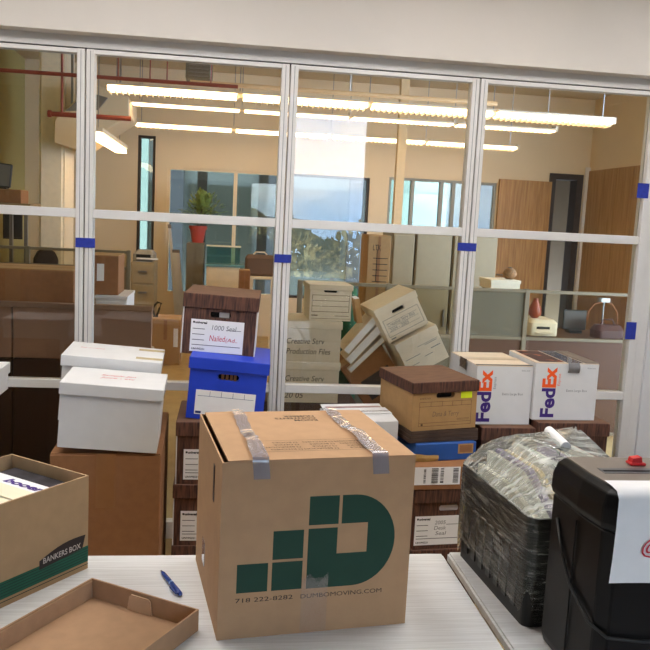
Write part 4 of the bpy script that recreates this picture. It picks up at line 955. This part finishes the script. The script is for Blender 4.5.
MB().lathe([(.03, 0), (.06, .04), (.055, .09), (.03, .14), (.02, .17), (.028, .18)], n=18).build('body', M('red_brown_glaze', (150, 66, 36), .4), t, smooth=True); MB().lathe([(0, .178), (.022, .179), (0, .181)], n=12).build('mouth', DARK, t)
f = fbox(563, 310, 586, 338, 7.2, .03, zb=.73)
t, w, d, h = simple('monitor', 'dark flat monitor on the brown desk at right', 'monitor', f, None)
MB().box(-w, w, -d, d, 0, h).build('bezel', BLACKM, t, bevel=.004); MB().box(-w+.012, w-.012, -d-.002, -d-.0003, .012, h-.012).build('screen', M('brown_screen', (56, 44, 36), .3), t); MB().box(-.06, .06, -.06, .06, -.029, -.001).build('stand', BLACKM, t)
p = U(604, 300, 7.35)
t = thing('desk_lamp', 'silver desk lamp with curved arms on the brown desk', 'lamp', (p.x, 7.35, .701)); h = p.z-.701
MB().lathe([(.08, 0), (.08, .015), (.02, .025)], n=18).build('base', STEEL, t); MB().tube([(0, 0, .02), (.0, 0, h*.6), (0, 0, h)], .008).build('pole', STEEL, t)
MB().loft([[(x, y*.5, z) for x, y, z in rr(.06, .06, .03, h+zz)] for zz in (-.02, 0, .02)]).build('shade', STEEL, t)
for s in (-1, 1): MB().tube([(0, 0, h-.02), (s*.09, 0, h-.04), (s*.15, 0, h-.12), (s*.16, 0, h-.24)], .006).build('arm', M('copper', (150, 90, 50), .4), t, smooth=True)
f = fbox(597, 326, 626, 340, 6.85, .18, zb=.701)
t, w, d, h = simple('handbag', 'dark red handbag lying on the brown desk', 'bag', f, None)
MB().loft([rr(w, d, .05, 0), rr(w, d, .05, h*.6), rr(w*.85, d*.6, .04, h)]).build('body', M('dark_red_leather', (70, 22, 18), .45), t); MB().tube([(-w*.5, 0, h), (-w*.3, 0, h+.05), (w*.3, 0, h+.05), (w*.5, 0, h)], .007).build('strap', M('dark_red_leather'), t)
f0 = fbox(491, 290, 522, 400, 6.4, .35, floor=True)
t, w, d, h = simple('file_cabinet', 'putty low cabinet behind the frosted screen', 'cabinet', f0, GREYCAB); MB().box(-w, w, -d, d, 0, h).build('body', GREYCAB, t, bevel=.004)
for i in range(3): o = MB().box(-w+.012, w-.012, -d-.012, -d-.001, h*(.05+.31*i), h*(.05+.31*i)+h*.29).build('drawer', GREYCAB, t); MB().box(-.05, .05, -d-.03, -d-.0125, h*(.25+.31*i), h*(.265+.31*i)).build('handle', STEEL, o)
f = fbox(491, 280.5, 520, 291, 6.42, .3, zb=f0[5]+.001)
t, w, d, h = simple('storage_box', 'pale cream box on the low cabinet by the oak door', 'box', f, None); MB().tray(2*w, 2*d, h*.7, .004).build('body', CREAM, t); MB().tray(2*w+.01, 2*d+.01, h*.32, .004, flip=True).build('lid', CREAM, t, loc=(0, 0, h*.7))
t = thing('wicker_ball', 'brown round basket on the pale cream box', 'basket', (f[1]-.05, 6.55, f[5]+.004))
MB().lathe([(.03, 0), (.055, .03), (.06, .05), (.045, .08), (.02, .095)], n=18).build('basket', M('wicker', (140, 104, 66), .8, noise=.3, nscale=60), t, smooth=True); MB().lathe([(.021, .093), (.021, .1), (0, .104)], n=12).build('knob', DKBROWN, t)
t = None
